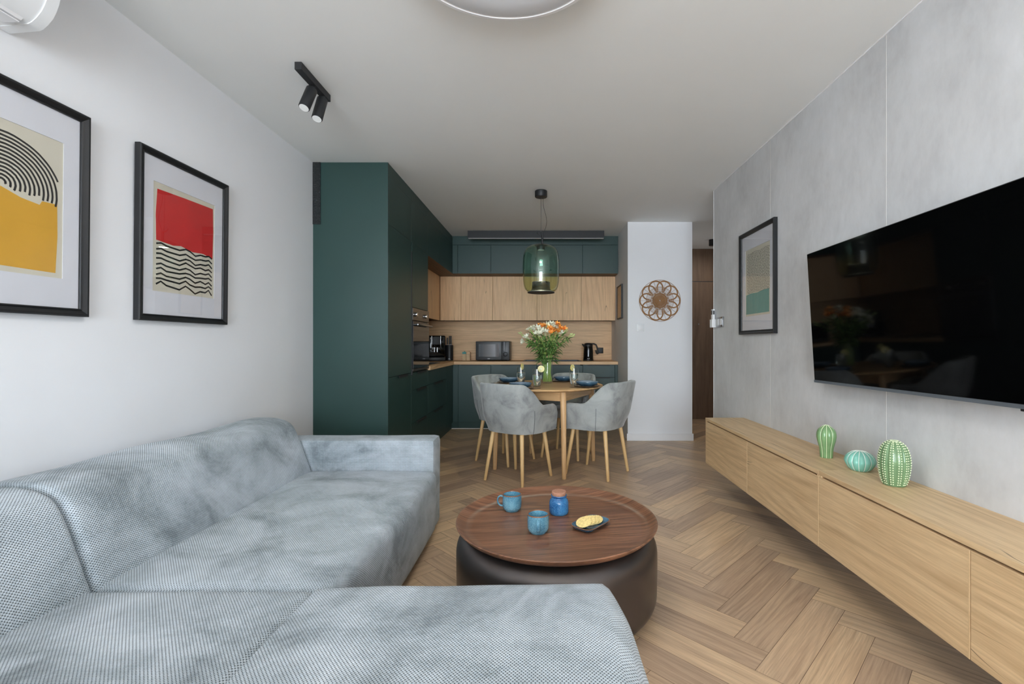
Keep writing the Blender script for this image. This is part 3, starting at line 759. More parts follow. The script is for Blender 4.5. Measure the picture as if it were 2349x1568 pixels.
# green upper cabinets
t = thing('upper_cabinet', 'dark green ceiling cupboard running above the left worktop', 'cabinet', (-1.55, 5.6, 2.10))
b = newbm(); box(b, XL+.001, XF-.02, 4.987, YK-.001, 2.108, HC-.001); part('body', b, M['green'], t, smooth=0)
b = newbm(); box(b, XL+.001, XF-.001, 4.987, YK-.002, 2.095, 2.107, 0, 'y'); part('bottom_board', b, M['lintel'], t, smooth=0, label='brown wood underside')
for y0, y1 in ((4.986, 5.50), (5.50, 6.275)): door(t, 'door', XF-.019, XF, y0+g, y1-g, 2.096 if y0 > 4.9 else 2.1, 2.490, M['green'])
door(t, 'top_filler', XF-.019, XF-.001, 4.986, 6.28, 2.492, HC-.001, M['green'])
xs = [-1.186, -.74, -.12, .495, .974]
labs = ['dark green ceiling cupboard left of the others on the back wall', 'dark green ceiling cupboard partly behind the left side of the pendant', 'dark green ceiling cupboard partly behind the right side of the pendant', 'dark green ceiling cupboard at the right end by the pillar']
for i in range(4):
    t = thing('upper_cabinet', labs[i], 'cabinet', ((xs[i]+xs[i+1])/2, 6.6, 2.10))
    a = xs[i] if i else XF+.001
    b = newbm(); box(b, a+.001, xs[i+1]-.001, 6.301, YK-.001, 2.108, HC-.001); part('body', b, M['green'], t, smooth=0)
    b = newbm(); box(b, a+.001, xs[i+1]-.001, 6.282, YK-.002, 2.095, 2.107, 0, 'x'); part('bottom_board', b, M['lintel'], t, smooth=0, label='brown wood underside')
    if i == 0: door(t, 'filler_panel', a, xs[0]-g, 6.281, 6.30, 2.096, 2.478, M['green'])
    door(t, 'door', xs[i]+g, xs[i+1]-g, 6.281, 6.30, 2.096, 2.478, M['green'])
    door(t, 'top_filler', a, xs[i+1], 6.281, 6.30, 2.481, HC-.001, M['green'])

# ---- kitchen counter things
ZW = .910
t = thing('coffee_machine', 'gloss black coffee machine in the corner of the worktop', 'coffee machine', (-1.57, 6.62, ZW))
R = Matrix.Translation((-1.57, 6.60, ZW)) @ Matrix.Rotation(math.radians(18), 4, 'Z')
def rb(x0,x1,y0,y1,z0,z1,bev): return box(newbm(), x0,x1,y0,y1,z0,z1,bev,seg=3,rot=R)
part('body', rb(-.14,.14,-.10,.20,.055,.355,.02), M['blackgloss'], t)
part('base_tray', rb(-.13,.13,-.20,.18,.001,.055,.008), M['black'], t)
p = part('brew_head', rb(-.05,.06,-.17,-.09,.19,.350,.012), M['blackgloss'], t)
part('front_trim', rb(-.058,-.051,-.168,-.09,.185,.352,.002), M['chrome'], p, label='chrome strip'); part('front_trim', rb(.061,.068,-.168,-.09,.185,.352,.002), M['chrome'], p, label='chrome strip')
for x in (-.018, .022): 
    b = newbm(); cyl(b, (x,-.135,.125), (x,-.135,.19), .010); bmesh.ops.transform(b, matrix=R, verts=list(b.verts)); part('coffee_spout', b, M['chrome'], p, label='chrome spout')
part('display', rb(-.045,.055,-.1725,-.1705,.23,.335,.0005), M['tvscreen'], p, smooth=0)
part('milk_tank', rb(-.175,-.142,-.14,.0,.06,.20,.006), M['anthracite'], t)
t = thing('knife_block', 'round black knife block beside the coffee machine', 'knife block', (-1.375, 6.65, ZW))
b = newbm(); lathe(b, [(0,.001),(.050,.001),(.054,.005),(.055,.215),(.052,.222),(0,.222)], -1.375, 6.65, ZW, 36); hd = part('holder', b, M['black'], t)
b = newbm()
for dx_, dz_ in ((-.008,.0),(0,.006),(.008,.001),(.014,-.004)): box(b, -1.372+dx_, -1.372+dx_+.007, 6.5938, 6.5955, ZW+.024+dz_, ZW+.028+dz_)
part('emblem', b, M['base'], hd, smooth=0, label='small white emblem')
for i, (dx, dy, hh) in enumerate(((-.026,-.01,.105), (0,.012,.13), (.026,-.012,.13), (.008,-.03,.10))):
    k = thing('kitchen_knife', ['black handled knife at the left of the knife block', 'black handled knife in the middle back of the knife block', 'black handled knife at the right of the knife block', 'short black handled knife at the front of the knife block'][i], 'knife', (-1.375+dx, 6.65+dy, ZW+.222), group='knives in the black block')
    b = newbm(); box(b, -1.375+dx-.009, -1.375+dx+.009, 6.65+dy-.006, 6.65+dy+.006, ZW+.2225+.012, ZW+.222+hh, .004); part('handle', b, M['black'], k)
    b = newbm(); box(b, -1.375+dx-.007, -1.375+dx+.009, 6.65+dy-.001, 6.65+dy+.001, ZW+.2222, ZW+.222+.014); part('blade', b, M['steel'], k, smooth=0)
for x0, lab, capm in ((-1.205, 'small oak box with teal lid on the worktop', 'teal_lid'), (-1.148, 'small plain oak box with oak lid beside the teal lidded one', 'oak_lid')):
    k = thing('wooden_container', lab, 'container', (x0+.0265, 6.76, ZW))
    b = newbm(); box(b, x0, x0+.053, 6.733, 6.786, ZW+.0005, ZW+.092, .002, 'z'); part('container_body', b, M['oakedge'], k, smooth=0)
    b = newbm(); box(b, x0-.001, x0+.054, 6.732, 6.787, ZW+.093, ZW+.122, .003, 'z'); cyl(b, (x0+.0265, 6.76, ZW+.121), (x0+.0265, 6.76, ZW+.133), .008); part('lid', b, M['teal'] if 'teal' in capm else M['oakkit'], k, smooth=30)
t = thing('microwave', 'anthracite microwave oven on the back worktop', 'microwave', (-.74, 6.68, ZW))
b = newbm(); box(b, -.978, -.504, 6.51, 6.87, ZW+.012, ZW+.275, .008, seg=3)
part('body', b, M['anthracite'], t)
b = newbm(); box(b, -.972, -.62, 6.497, 6.51, ZW+.016, ZW+.271, .005, seg=3); p = part('door', b, M['anthracite'], t)
b = newbm()
for q in range(4): box(b, -.812+q*.009, -.812+q*.009+.0065, 6.4955, 6.4975, ZW+.030, ZW+.036)
part('emblem', b, M['steel'], p, smooth=0, label='small pale lettering')
b = newbm(); box(b, -.935, -.65, 6.4955, 6.4972, ZW+.06, ZW+.235); part('door_window', b, M['ovenglass'], p, smooth=0)
b = newbm(); box(b, -.616, -.508, 6.497, 6.51, ZW+.016, ZW+.271, .004); p = part('control_panel', b, M['anthracite'], t)
b = newbm(); cyl(b, (-.562, 6.497, ZW+.095), (-.562, 6.475, ZW+.095), .031, .028, 32, bev=.003); part('dial', b, M['black'], p)
b = newbm(); box(b, -.585, -.575, 6.488, 6.497, ZW+.14, ZW+.268, .002); part('handle_slot', b, M['blackgloss'], p, smooth=0)
for x in (-.95, -.53):
    for y in (6.54, 6.84):
        b = newbm(); cyl(b, (x, y, ZW+.0005), (x, y, ZW+.013), .012); part('foot', b, M['black'], t)
b = newbm(); 
box(b, sx0-.012, sx1+.012, sy0-.012, sy0+.012, ZW+.0005, ZW+.007, .002); box(b, sx0-.012, sx1+.012, sy1-.012, sy1+.012, ZW+.0005, ZW+.007, .002)
box(b, sx0-.012, sx0+.012, sy0, sy1, ZW+.0005, ZW+.007, .002); box(b, sx1-.012, sx1+.012, sy0, sy1, ZW+.0005, ZW+.007, .002)
box(b, sx0+.002, sx0+.01, sy0+.002, sy1-.002, .72, ZW+.004); box(b, sx1-.01, sx1-.002, sy0+.002, sy1-.002, .72, ZW+.004)
box(b, sx0+.002, sx1-.002, sy0+.002, sy0+.01, .72, ZW+.004); box(b, sx0+.002, sx1-.002, sy1-.01, sy1-.002, .72, ZW+.004); box(b, sx0+.002, sx1-.002, sy0+.002, sy1-.002, .712, .72)
solo('kitchen_sink', b, M['sinkblack'], 'black sink set in the worktop behind the flowers', 'sink', smooth=0)
t = thing('kitchen_tap', 'black kitchen tap standing behind the flowers', 'tap', (-.08, 6.875, ZW))
b = newbm(); lathe(b, [(0,.0005),(.026,.0005),(.027,.006),(.024,.010),(.024,.12),(.020,.125),(0,.125)], -.08, 6.876, ZW, 28); part('base', b, M['blackmat'], t)
b = newbm(); tube(b, [(-.08,6.876,ZW+.12),(-.08,6.876,ZW+.27)]+[(-.08, 6.796+.08*math.cos(a), ZW+.27+.06*math.sin(a)) for a in [k*PI/10 for k in range(1, 11)]]+[(-.08,6.716,ZW+.22)], .011, 14); part('spout', b, M['blackmat'], t)
b = newbm(); cyl(b, (-.058,6.876,ZW+.08), (-.01,6.876,ZW+.10), .006); part('lever', b, M['blackmat'], t)
t = thing('electric_kettle', 'gloss black electric kettle on the right of the worktop', 'kettle', (.605, 6.62, ZW))
kx, ky = .603, 6.62
b = newbm(); lathe(b, [(0,.0005),(.072,.0005),(.074,.006),(.073,.018),(0,.018)], kx, ky, ZW, 40); part('power_base', b, M['black'], t)
b = newbm(); lathe(b, [(0,.0185),(.070,.0185),(.0715,.025),(.070,.08),(.066,.16),(.062,.205),(.060,.21)], kx, ky, ZW, 48); lathe(b, [(.060,.21),(0,.21)], kx, ky, ZW, 48); p = part('body', b, M['blackgloss'], t)
b = newbm()
for q in range(5): box(b, kx-.022+q*.0075, kx-.022+q*.0075+.005, ky-.0722, ky-.0700, ZW+.030, ZW+.036)
part('emblem', b, M['base'], p, smooth=0, label='small white lettering')
b = newbm(); lathe(b, [(.0625,.205),(.063,.215),(.058,.236),(.048,.247),(.02,.252),(0,.252)], kx, ky, ZW, 48); part('lid', b, M['black'], t)
b = newbm(); tube(b, [(kx-.052, ky, ZW+.20), (kx-.07, ky, ZW+.222), (kx-.088, ky, ZW+.236)], .02, 14, radii=[.022, .017, .008], flat=.8); part('spout', b, M['black'], t)
b = newbm(); tube(b, [(kx+.04,ky,ZW+.238),(kx+.08,ky,ZW+.240),(kx+.110,ky,ZW+.225),(kx+.125,ky,ZW+.19),(kx+.135,ky,ZW+.14),(kx+.142,ky,ZW+.105),(kx+.130,ky,ZW+.098),(kx+.118,ky,ZW+.108),(kx+.105,ky,ZW+.15)], .011, 12); part('handle', b, M['black'], t)
t = thing('wall_socket', 'black square power socket on the oak backsplash right of the kettle', 'socket', (.80, YK-.013, 1.05))
b = newbm(); box(b, .765, .850, YK-.022, YK-.0125, 1.008, 1.093, .003); part('cover_plate', b, M['black'], t)
b = newbm(); cyl(b, (.8075, YK-.0222, 1.0505), (.8075, YK-.0245, 1.0505), .026, sides=28); part('socket_insert', b, M['blackmat'], t)
b = newbm(); box(b, -1.80, -1.33, 5.3, 5.88, ZW+.0005, ZW+.006, .002); solo('induction_hob', b, M['blackgloss'], 'gloss black induction hob on the left worktop', 'hob', smooth=0)

# ================================================================ PILLAR AND WALL FITTINGS
t = thing('light_switch', 'white square light switch on the pillar below the rattan wreath', 'switch', (1.126, YP, 1.30))
b = newbm(); box(b, 1.082, 1.170, YP-.008, YP-.0003, 1.30, 1.388, .002); part('cover_plate', b, M['white'], t)
b = newbm(); box(b, 1.098, 1.154, YP-.0115, YP-.0078, 1.316, 1.372, .0015); part('rocker', b, M['base'], t)
# rattan wall decoration
t = thing('rattan_wall_decoration', 'round woven rattan flower ornament hanging on the white pillar', 'wall ornament', (1.354, YP, 1.416))
cx, cz, RR = 1.354, 1.663, .247
yp = YP-.014
def circ(r, x=cx, z=cz, n=72, y=yp): return [(x+r*math.cos(2*PI*k/n), y, z+r*math.sin(2*PI*k/n)) for k in range(n)]
b = newbm(); tube(b, circ(RR-.002), .0022, 6, closed=True); part('outer_ring', b, M['rattan'], t)
b = newbm(); tube(b, circ(.163, y=yp-.004), .0018, 6, closed=True); part('inner_ring', b, M['rattan'], t)
b = newbm()
for r in (.010,.017,.024,.031,.038,.045,.052,.059,.066): tube(b, circ(r, n=40, y=yp-.002), .0034, 6, closed=True)
for r in (.074,.080,.086): tube(b, circ(r, n=48, y=yp-.002), .003, 6, closed=True)
part('woven_centre', b, M['rattan'], t)
for i in range(10):
    a = 2*PI*i/10
    ca, sa = math.cos(a), math.sin(a)
    b = newbm()
    for q, (rl, wd) in enumerate(((.242,.084),(.237,.079),(.232,.074))):
        pts = []
        for k in range(33):
            th = (-PI+2*PI*k/32)*.70
            # loop: widest near the rim, drawn to the centre
            c0 = rl-wd; x = c0+wd*math.cos(th)*1.0; y_ = wd*math.sin(th)*1.05
            pts.append((x, y_))
        tube(b, [(cx+x*ca-y_*sa, yp-.003-.001*(i % 2), cz+x*sa+y_*ca) for x, y_ in pts], .0027, 6)
        for sg in (-1, 1):
            ex, ey = pts[0 if sg < 0 else -1]
            cv = [(ex, ey), (ex-.022, ey*.86), (ex-.045 if ex-.045 > .088 else .10, ey*.5), (.082, ey*.22)]
            tube(b, [(cx+x*ca-y_*sa, yp-.004-.001*(i % 2), cz+x*sa+y_*ca) for x, y_ in cv], .0017, 5)
    part('petal', b, M['rattan'], t)
b = newbm()
for i in range(10):
    a = 2*PI*i/10; tube(b, [(cx+.03*math.cos(a), yp, cz+.03*math.sin(a)), (cx+.243*math.cos(a), yp, cz+.243*math.sin(a))], .0014, 5)
for i in range(60):
    a = 2*PI*i/60; am = PI/10+round((a-PI/10)/(PI/5))*(PI/5)
    pts = []
    for k in range(7):
        s = k/6; r = .085+.078*s; aa = am+(a-am)*(.8+.5*math.sin(s*PI*.9))
        pts.append((cx+r*math.cos(aa), yp-.005, cz+r*math.sin(aa)))
    tube(b, pts, .0017, 5)
part('spokes', b, M['rattan'], t)
b = newbm(); cyl(b, (cx, YP-.0005, cz+.235), (cx, YP-.02, cz+.235), .003); part('hanging_nail', b, M['steel'], t)
# right wall double switch + remote
t = thing('light_switch', 'silver framed double light switch on the grey concrete wall', 'switch', (XR, 4.235, 1.305))
b = newbm(); box(b, XR-.011, XR-.0003, 4.158, 4.316, 1.305, 1.396, .002); part('cover_plate', b, M['steel'], t)
for y in (4.197, 4.272):
    b = newbm(); box(b, XR-.016, XR-.0105, y-.026, y+.026, 1.322, 1.379, .002); part('rocker', b, M['white'], t, label='white rocker')
t = thing('remote_holder', 'white remote control holder at the edge of the grey wall', 'holder', (XR-.02, 4.365, 1.305))
b = newbm(); box(b, XR-.042, XR-.0005, 4.335, 4.395, 1.305, 1.312, .002)
box(b, XR-.006, XR-.0005, 4.335, 4.395, 1.312, 1.385, .001); box(b, XR-.042, XR-.038, 4.335, 4.395, 1.312, 1.38, .001)
box(b, XR-.038, XR-.006, 4.335, 4.339, 1.312, 1.38, .001); box(b, XR-.038, XR-.006, 4.391, 4.395, 1.312, 1.38, .001)
solo_o = part('pocket', b, M['white'], t, smooth=0)
t = thing('remote_control', 'white air conditioner remote standing in its wall holder', 'remote', (XR-.022, 4.365, 1.3125))
b = newbm(); box(b, XR-.033, XR-.012, 4.342, 4.388, 1.3125, 1.475, .004, seg=3); p = part('body', b, M['white'], t)
b = newbm(); box(b, XR-.0336, XR-.0325, 4.349, 4.381, 1.425, 1.464); box(b, XR-.030, XR-.016, 4.3412, 4.3422, 1.425, 1.462); part('display', b, M['anthracite'], p, smooth=0)
# TV
t = thing('television', 'large black flat screen television on the grey wall', 'television', (1.50, 2.0, .958))
tl = math.atan2(.039, .704)
W_, Hh_ = 1.232, .708
def tvb(x0,x1,y0,y1,z0,z1,bev=.001): return box(newbm(), x0,x1,y0,y1,z0,z1,bev)
ORG[t.name] = Vector((0,0,0)); t.location = (1.503, 2.61-W_/2, .958-.003); t.rotation_euler = (math.radians(-.55), -tl, 0)
part('housing', tvb(.0, .028, -W_/2, W_/2, .0, Hh_, .003), M['black'], t, smooth=0)
part('screen', tvb(-.0012, .0005, -W_/2+.004, W_/2-.004, .006, Hh_-.004, 0), M['tvscreen'], t, smooth=0)
part('bottom_bezel', tvb(-.003, .026, -W_/2, W_/2, -.010, .004), M['bezel'], t, smooth=0, label='dark grey metal strip')
part('wall_mount', box(newbm(), .028, .082, -.2, .2, .15, .45, .003), M['blackmat'], t, smooth=0)
part('sensor_tab', tvb(.0, .02, -W_/2+.02, -W_/2+.10, -.018, -.010), M['black'], t, smooth=0)
# ================================================================ TV CONSOLE
XCf = 1.278; zc0, zc1 = .2045, .562
for (y0, y1, ym, lab) in ((2.185, 3.736, 2.961, 'far half of the floating oak console, carrying the slim ribbed cactus vase'), (.632, 2.185, 1.405, 'near half of the floating oak console, carrying the white dotted cactus')):
    t = thing('floating_console', lab, 'console', (1.43, (y0+y1)/2, zc0), group='wall hung oak console units')
    b = newbm(); box(b, XCf, XR-.001, y0+.0006, y1-.0006, zc1-.020, zc1, .0012, 'y'); part('top', b, M['oak'], t, smooth=0)
    b = newbm(); box(b, XCf+.002, XR-.001, y1-.018, y1-.0006, zc0, zc1-.0205, .001, 'z'); part('side_panel', b, M['oakedge'], t, smooth=0)
    b = newbm(); box(b, XCf+.002, XR-.001, y0+.0006, y0+.018, zc0, zc1-.0205, .001, 'z'); part('side_panel', b, M['oakedge'], t, smooth=0)
    b = newbm(); box(b, XCf+.022, XR-.001, y0+.019, y1-.019, zc0+.002, zc1-.021); part('carcass', b, M['gapdark'], t, smooth=0)
    for a, c in ((y0, ym), (ym, y1)):
        e0 = .0018 if a == y0 else .0015; e1 = .018 if (c == y1 and y1 > 3) else .0015
        b = newbm(); box(b, XCf, XCf+.019, a+e0, c-e1, zc0, zc1-.0285, .0012, 'y'); d = part('drawer_front', b, M['oak'], t, smooth=0)
        b = newbm(); box(b, XCf-.0004, XCf+.018, a+e0-.0004, a+e0+.0045, zc0, zc1-.029); part('edge_band', b, M['oakedge'], d, smooth=0)
# --- ceramic cacti
zt = zc1+.0004
def cactus(name, lab, cx, cy, prof, ribs, amp, mat, rib_mat, dots=False, rot=0):
    t = thing(name, lab, 'cactus ornament', (cx, cy, zt))
    bm = newbm(); seg = ribs*12
    rings = []
    for r, z in prof:
        if r < 1e-4: rings.append([bm.verts.new((cx, cy, zt+z))]); continue
        rg = []
        for k in range(seg):
            a = 2*PI*k/seg+rot; lob = abs(math.sin(ribs*(a-rot)/2))**.55
            rg.append(bm.verts.new((cx+r*(1-amp+amp*lob)*math.cos(a), cy+r*(1-amp+amp*lob)*math.sin(a), zt+z)))
        rings.append(rg)
    for A, B in zip(rings, rings[1:]):
        for k in range(seg):
            u = []
            for v_ in (A[k % len(A)], A[(k+1) % seg % len(A)], B[(k+1) % seg % len(B)], B[k % len(B)]):
                if v_ not in u: u.append(v_)
            if len(u) > 2: bm.faces.new(u)
    part('body', bm, mat, t, smooth=80)
    bm = newbm()
    if not dots:
        for k in range(ribs):   # pale line down each groove
            a = 2*PI*k/ribs+rot
            pts = [(cx+r*(1-amp*.80)*math.cos(a), cy+r*(1-amp*.80)*math.sin(a), zt+z) for r, z in prof[1:] if r > .003]
            tube(bm, pts, .0019, 6)
        part('rib_lines', bm, rib_mat, t)
    else:
        for k in range(ribs):
            a = 2*PI*(k+.5)/ribs+rot
            for off in (-.085, .085):
                arc = 0; last = None; acc = 0
                fine = []
                for (r0, z0), (r1, z1) in zip(prof[1:], prof[2:]):
                    for q in range(12): fine.append((r0+(r1-r0)*q/12, z0+(z1-z0)*q/12))
                for p in fine:
                    if last: acc += math.hypot(p[0]-last[0], p[1]-last[1])
                    last = p
                    if acc > .0100 and p[0] > .009:
                        acc = 0; r = p[0]; aa = a+off*(1 if r > .02 else 1.3)
                        tm = bmesh.new(); bmesh.ops.create_uvsphere(tm, u_segments=7, v_segments=5, radius=.0027)
                        bmesh.ops.translate(tm, verts=list(tm.verts), vec=(cx+r*.995*math.cos(aa), cy+r*.995*math.sin(aa), zt+p[1]))
                        merge(bm, tm)
        o = part('raised_dots', bm, rib_mat, t); o['kind'] = 'stuff'
    return t
def smoothprof(pts, n=6):
    out = []
    P = [pts[0]]+pts+[pts[-1]]
    for i in range(1, len(P)-2):
        for k in range(n):
            s = k/n; a, b, c, d = P[i-1], P[i], P[i+1], P[i+2]
            out.append(tuple(.5*((2*b[j])+(-a[j]+c[j])*s+(2*a[j]-5*b[j]+4*c[j]-d[j])*s*s+(-a[j]+3*b[j]-3*c[j]+d[j])*s**3) for j in range(2)))
    out.append(pts[-1]); return [(max(0, r), z) for r, z in out]
cactus('cactus_vase', 'slim green ceramic cactus with pale vertical lines, furthest along the console', 1.466, 2.437, [(0,0)]+smoothprof([(.030,0),(.031,.02),(.034,.05),(.043,.085),(.0465,.112),(.042,.138),(.028,.156),(.012,.166),(.0,.168)]), 9, .17, M['pot_g'], M['cream'])
cactus('cactus_figurine', 'low round turquoise ceramic cactus between the two green ones', 1.475, 2.19, [(0,0)]+smoothprof([(.036,0),(.050,.012),(.0625,.035),(.063,.050),(.052,.072),(.030,.086),(.010,.090),(0,.0905)]), 14, .10, M['pot_t'], M['creamw'])
cactus('cactus_figurine', 'tall oval green ceramic cactus covered in white dots', 1.467, 1.965, [(0,0)]+smoothprof([(.040,0),(.043,.008),(.052,.04),(.0575,.085),(.056,.12),(.047,.155),(.032,.175),(.014,.1845),(0,.186)]), 12, .07, M['pot_d'], M['cream'], True)

# ================================================================ SOFA
t = thing('corner_sofa', 'large light blue grey waffle velvet corner sofa in the foreground', 'sofa', (-1.0, 1.5, 0))
F = M['fabric']; zb = .04
b = newbm(); softbox(b, -1.42, -.648, 1.439, 2.770, zb, .402, (.042,.02,.040), .025, puff=.014, puffx=.012, wob=.008, seed=3); part('seat_cushion', b, F, t)
b = newbm(); softbox(b, -1.42, -.6925, .40, 1.434, zb, .408, (.006,.02,.05), .03, puff=.008, wob=.004, seed=5); part('seat_cushion', b, F, t)
b = newbm(); softbox(b, -.86, .196, .40, 1.436, zb, .422, (.03,.03,.055), .025, puff=.010, puffx=.052, wob=.006, seed=8, sharp=True)
bmesh.ops.bisect_plane(b, geom=list(b.verts)+list(b.edges)+list(b.faces), plane_co=(-.6915,0,0), plane_no=(-1,0,0), clear_outer=True)
for v in b.verts:
    if v.co.z > .3: v.co.z += .016*(v.co.x+.69)/.88-.006
part('seat_cushion', b, F, t)
b = newbm(); softbox(b, -1.815, -.665, 2.776, 2.957, zb, .582, (.022,.03,.022), .03, wob=.003, seed=2); part('armrest', b, F, t)
def backrest(bm, prof, y0, y1, r, axis='y', n=60):
    uvl = bm.loops.layers.uv.active
    P = prof; cx = sum(p[0] for p in P)/len(P); cz = sum(p[1] for p in P)/len(P)
    # closed Catmull-Rom
    pts = []
    m = len(P)
    for i in range(m):
        a, b_, c, d = P[i-1], P[i], P[(i+1) % m], P[(i+2) % m]
        for k in range(5):
            s = k/5; pts.append(tuple(.5*((2*b_[j])+(-a[j]+c[j])*s+(2*a[j]-5*b_[j]+4*c[j]-d[j])*s*s+(-a[j]+3*b_[j]-3*c[j]+d[j])*s**3) for j in range(2)))
    N = len(pts)
    # outward normals
    nr = []
    for i in range(N):
        a, c = pts[i-1], pts[(i+1) % N]; tx, tz = c[0]-a[0], c[1]-a[1]; q = math.hypot(tx, tz) or 1
        nx, nz = tz/q, -tx/q
        if (pts[i][0]-cx)*nx+(pts[i][1]-cz)*nz < 0: nx, nz = -nx, -nz
        nr.append((nx, nz))
    st = [(y0+r*(1-math.cos(k*PI/2/6)), r*(1-math.sin(k*PI/2/6))) for k in range(7)]
    mid = [(y0+r+(y1-y0-2*r)*k/n, 0) for k in range(1, n)]
    st = st+mid+[(y1-(y-y0), o) for y, o in st[::-1]]
    arc = [0]
    for i in range(1, N+1): arc.append(arc[-1]+math.hypot(pts[i % N][0]-pts[i-1][0], pts[i % N][1]-pts[i-1][1]))
    sv = [0]
    for (ya, oa), (yb, ob) in zip(st, st[1:]): sv.append(sv[-1]+math.hypot(yb-ya, ob-oa))
    rings = []
    for y, o in st:
        rg = []
        for i in range(N):
            q = o; x = pts[i][0]-nr[i][0]*q; z = pts[i][1]-nr[i][1]*q
            w = noise.noise(Vector((x*3, y*3.2, z*3)))*.010*(1 if z > .42 else 0)
            x += nr[i][0]*w; z += nr[i][1]*w
            rg.append(bm.verts.new((x, y, z) if axis == 'y' else (y, x, z)))
        rings.append(rg)
    for j in range(len(rings)-1):
        for i in range(N):
            i2 = (i+1) % N
            f = bm.faces.new([rings[j][i], rings[j][i2], rings[j+1][i2], rings[j+1][i]])
            for lp, uv_ in zip(f.loops, ((arc[i], sv[j]), (arc[i+1], sv[j]), (arc[i+1], sv[j+1]), (arc[i], sv[j+1]))): lp[uvl].uv = uv_
    for rg in (rings[0], rings[-1]):
        f = bm.faces.new(rg)
        for lp in f.loops: lp[uvl].uv = (lp.vert.co.x if axis == 'y' else lp.vert.co.y, lp.vert.co.z)
    bmesh.ops.recalc_face_normals(bm, faces=list(bm.faces))
bp = [(-1.375,.30),(-1.385,.40),(-1.425,.52),(-1.468,.625),(-1.505,.683),(-1.56,.710),(-1.63,.720),(-1.72,.718),(-1.785,.700),(-1.81,.64),(-1.815,.40),(-1.815,.10),(-1.78,.05),(-1.45,.05),(-1.385,.10)]
b = newbm(); backrest(b, bp, 1.440, 2.772, .028); part('back_cushion', b, F, t)
b = newbm(); backrest(b, bp, .42, 1.435, .028); part('back_cushion', b, F, t)
bq = [(.53-(x+1.375)*-1, z) for x, z in bp]   # the wing's own backrest, nearest the windows
b = newbm(); backrest(b, [(y-.03, z) for y, z in bq], -1.815+.003, .20, .028, axis='x'); part('back_cushion', b, F, t)
for x, y in ((-1.75, 2.86), (-.75, 2.86), (-1.75, .2), (.12, .2), (.14, 1.34), (-.75, 1.5)):
    b = newbm(); cyl(b, (x, y, .0005), (x, y, zb+.012), .02, .024, 20); part('foot', b, M['black'], t)

# ================================================================ COFFEE TABLE
cx, cy = .048, 2.122; RD = .4485
t = thing('coffee_table', 'round dark bronze drum coffee table with walnut tray top', 'coffee table', (cx, cy, 0))
pf = [(0,.001),(.36,.001)]+[(.375+.070*math.sin(k*PI/2/10), .072-.070*math.cos(k*PI/2/10)) for k in range(11)]+[(.4470,.16),(.4475,.22)]+[(.375+.0725*math.cos(k*PI/2/10), .245+.085*math.sin(k*PI/2/10)) for k in range(11)]+[(.30,.331),(0,.331)]
b = newbm(); lathe(b, pf, cx, cy, 0, 128); part('drum', b, M['drum'], t, smooth=60)
# tray, grain along a slanted direction
b = newbm()
pt = [(0,.3325),(.385,.3325),(.405,.335),(.428,.346),(.4455,.3625),(.4495,.3705),(.447,.374),(.441,.372),(.427,.358),(.412,.348),(.395,.3425),(.375,.341),(0,.341)]
lathe(b, pt, cx, cy, 0, 160)
bm = b; uv = bm.loops.layers.uv.active; ga = math.radians(9)
for f in bm.faces:
    for lp in f.loops:
        x, y, z = lp.vert.co.x-cx, lp.vert.co.y-cy, lp.vert.co.z
        lp[uv].uv = (x*math.cos(ga)+y*math.sin(ga)+7, -x*math.sin(ga)+y*math.cos(ga)+3+(z-.35)*.8)
part('tray_top', b, M['walnut'], t, smooth=50)
ZT = .3415
def mug(loc, rz, lab):
    t = thing('mug', lab, 'mug', (*loc, ZT), rz, group='blue mugs on the coffee table')
    b = newbm(); lathe(b, [(0,.004),(.028,.004),(.029,0),(.033,0),(.035,.004),(.0425,.010),(.0458,.021),(.0466,.040),(.0462,.075),(.0452,.0795),(.0435,.0802),(.0425,.078),(.043,.045),(.0415,.022),(.036,.010),(0,.009)], seg=64); part('body', b, M['mug'], t, False)
    b = newbm(); lathe(b, [(.0463,.0775),(.0458,.0802),(.0443,.0814),(.0428,.0804),(.0422,.0775),(.0440,.0782)], seg=64, close=True); part('rim', b, M['rimbrown'], t, False, label='brown rim')
    b = newbm(); tube(b, [(.044,0,.068),(.056,0,.0705),(.066,0,.065),(.071,0,.050),(.068,0,.034),(.058,0,.024),(.043,0,.022)], .0075, 12, flat=.55); part('handle', b, M['mug'], t, False)
    return t
mug((-.165, 2.283), PI, 'light blue mug with handle to the left, furthest back on the coffee table')
mug((-.033, 2.018), -PI/2+.02, 'light blue mug whose handle faces the sofa, at the middle of the coffee table')
t = thing('storage_jar', 'deep blue ceramic jar with a cork lid on the coffee table', 'jar', (.063, 2.240, ZT))
b = newbm(); lathe(b, [(0,0),(.040,0),(.0445,.004),(.0465,.012),(.0468,.030),(.0462,.055),(.043,.066),(.037,.074),(.0350,.080),(.037,.084),(.0385,.087),(.0375,.090),(.034,.089),(.032,.080),(.030,.07),(0,.07)], .063, 2.240, ZT, 64); part('body', b, M['jar'], t)
b = newbm(); lathe(b, [(0,.076),(.030,.076),(.0335,.090),(.0345,.103),(.0325,.107),(0,.108)], .063, 2.240, ZT, 48); part('cork_lid', b, M['cork'], t)
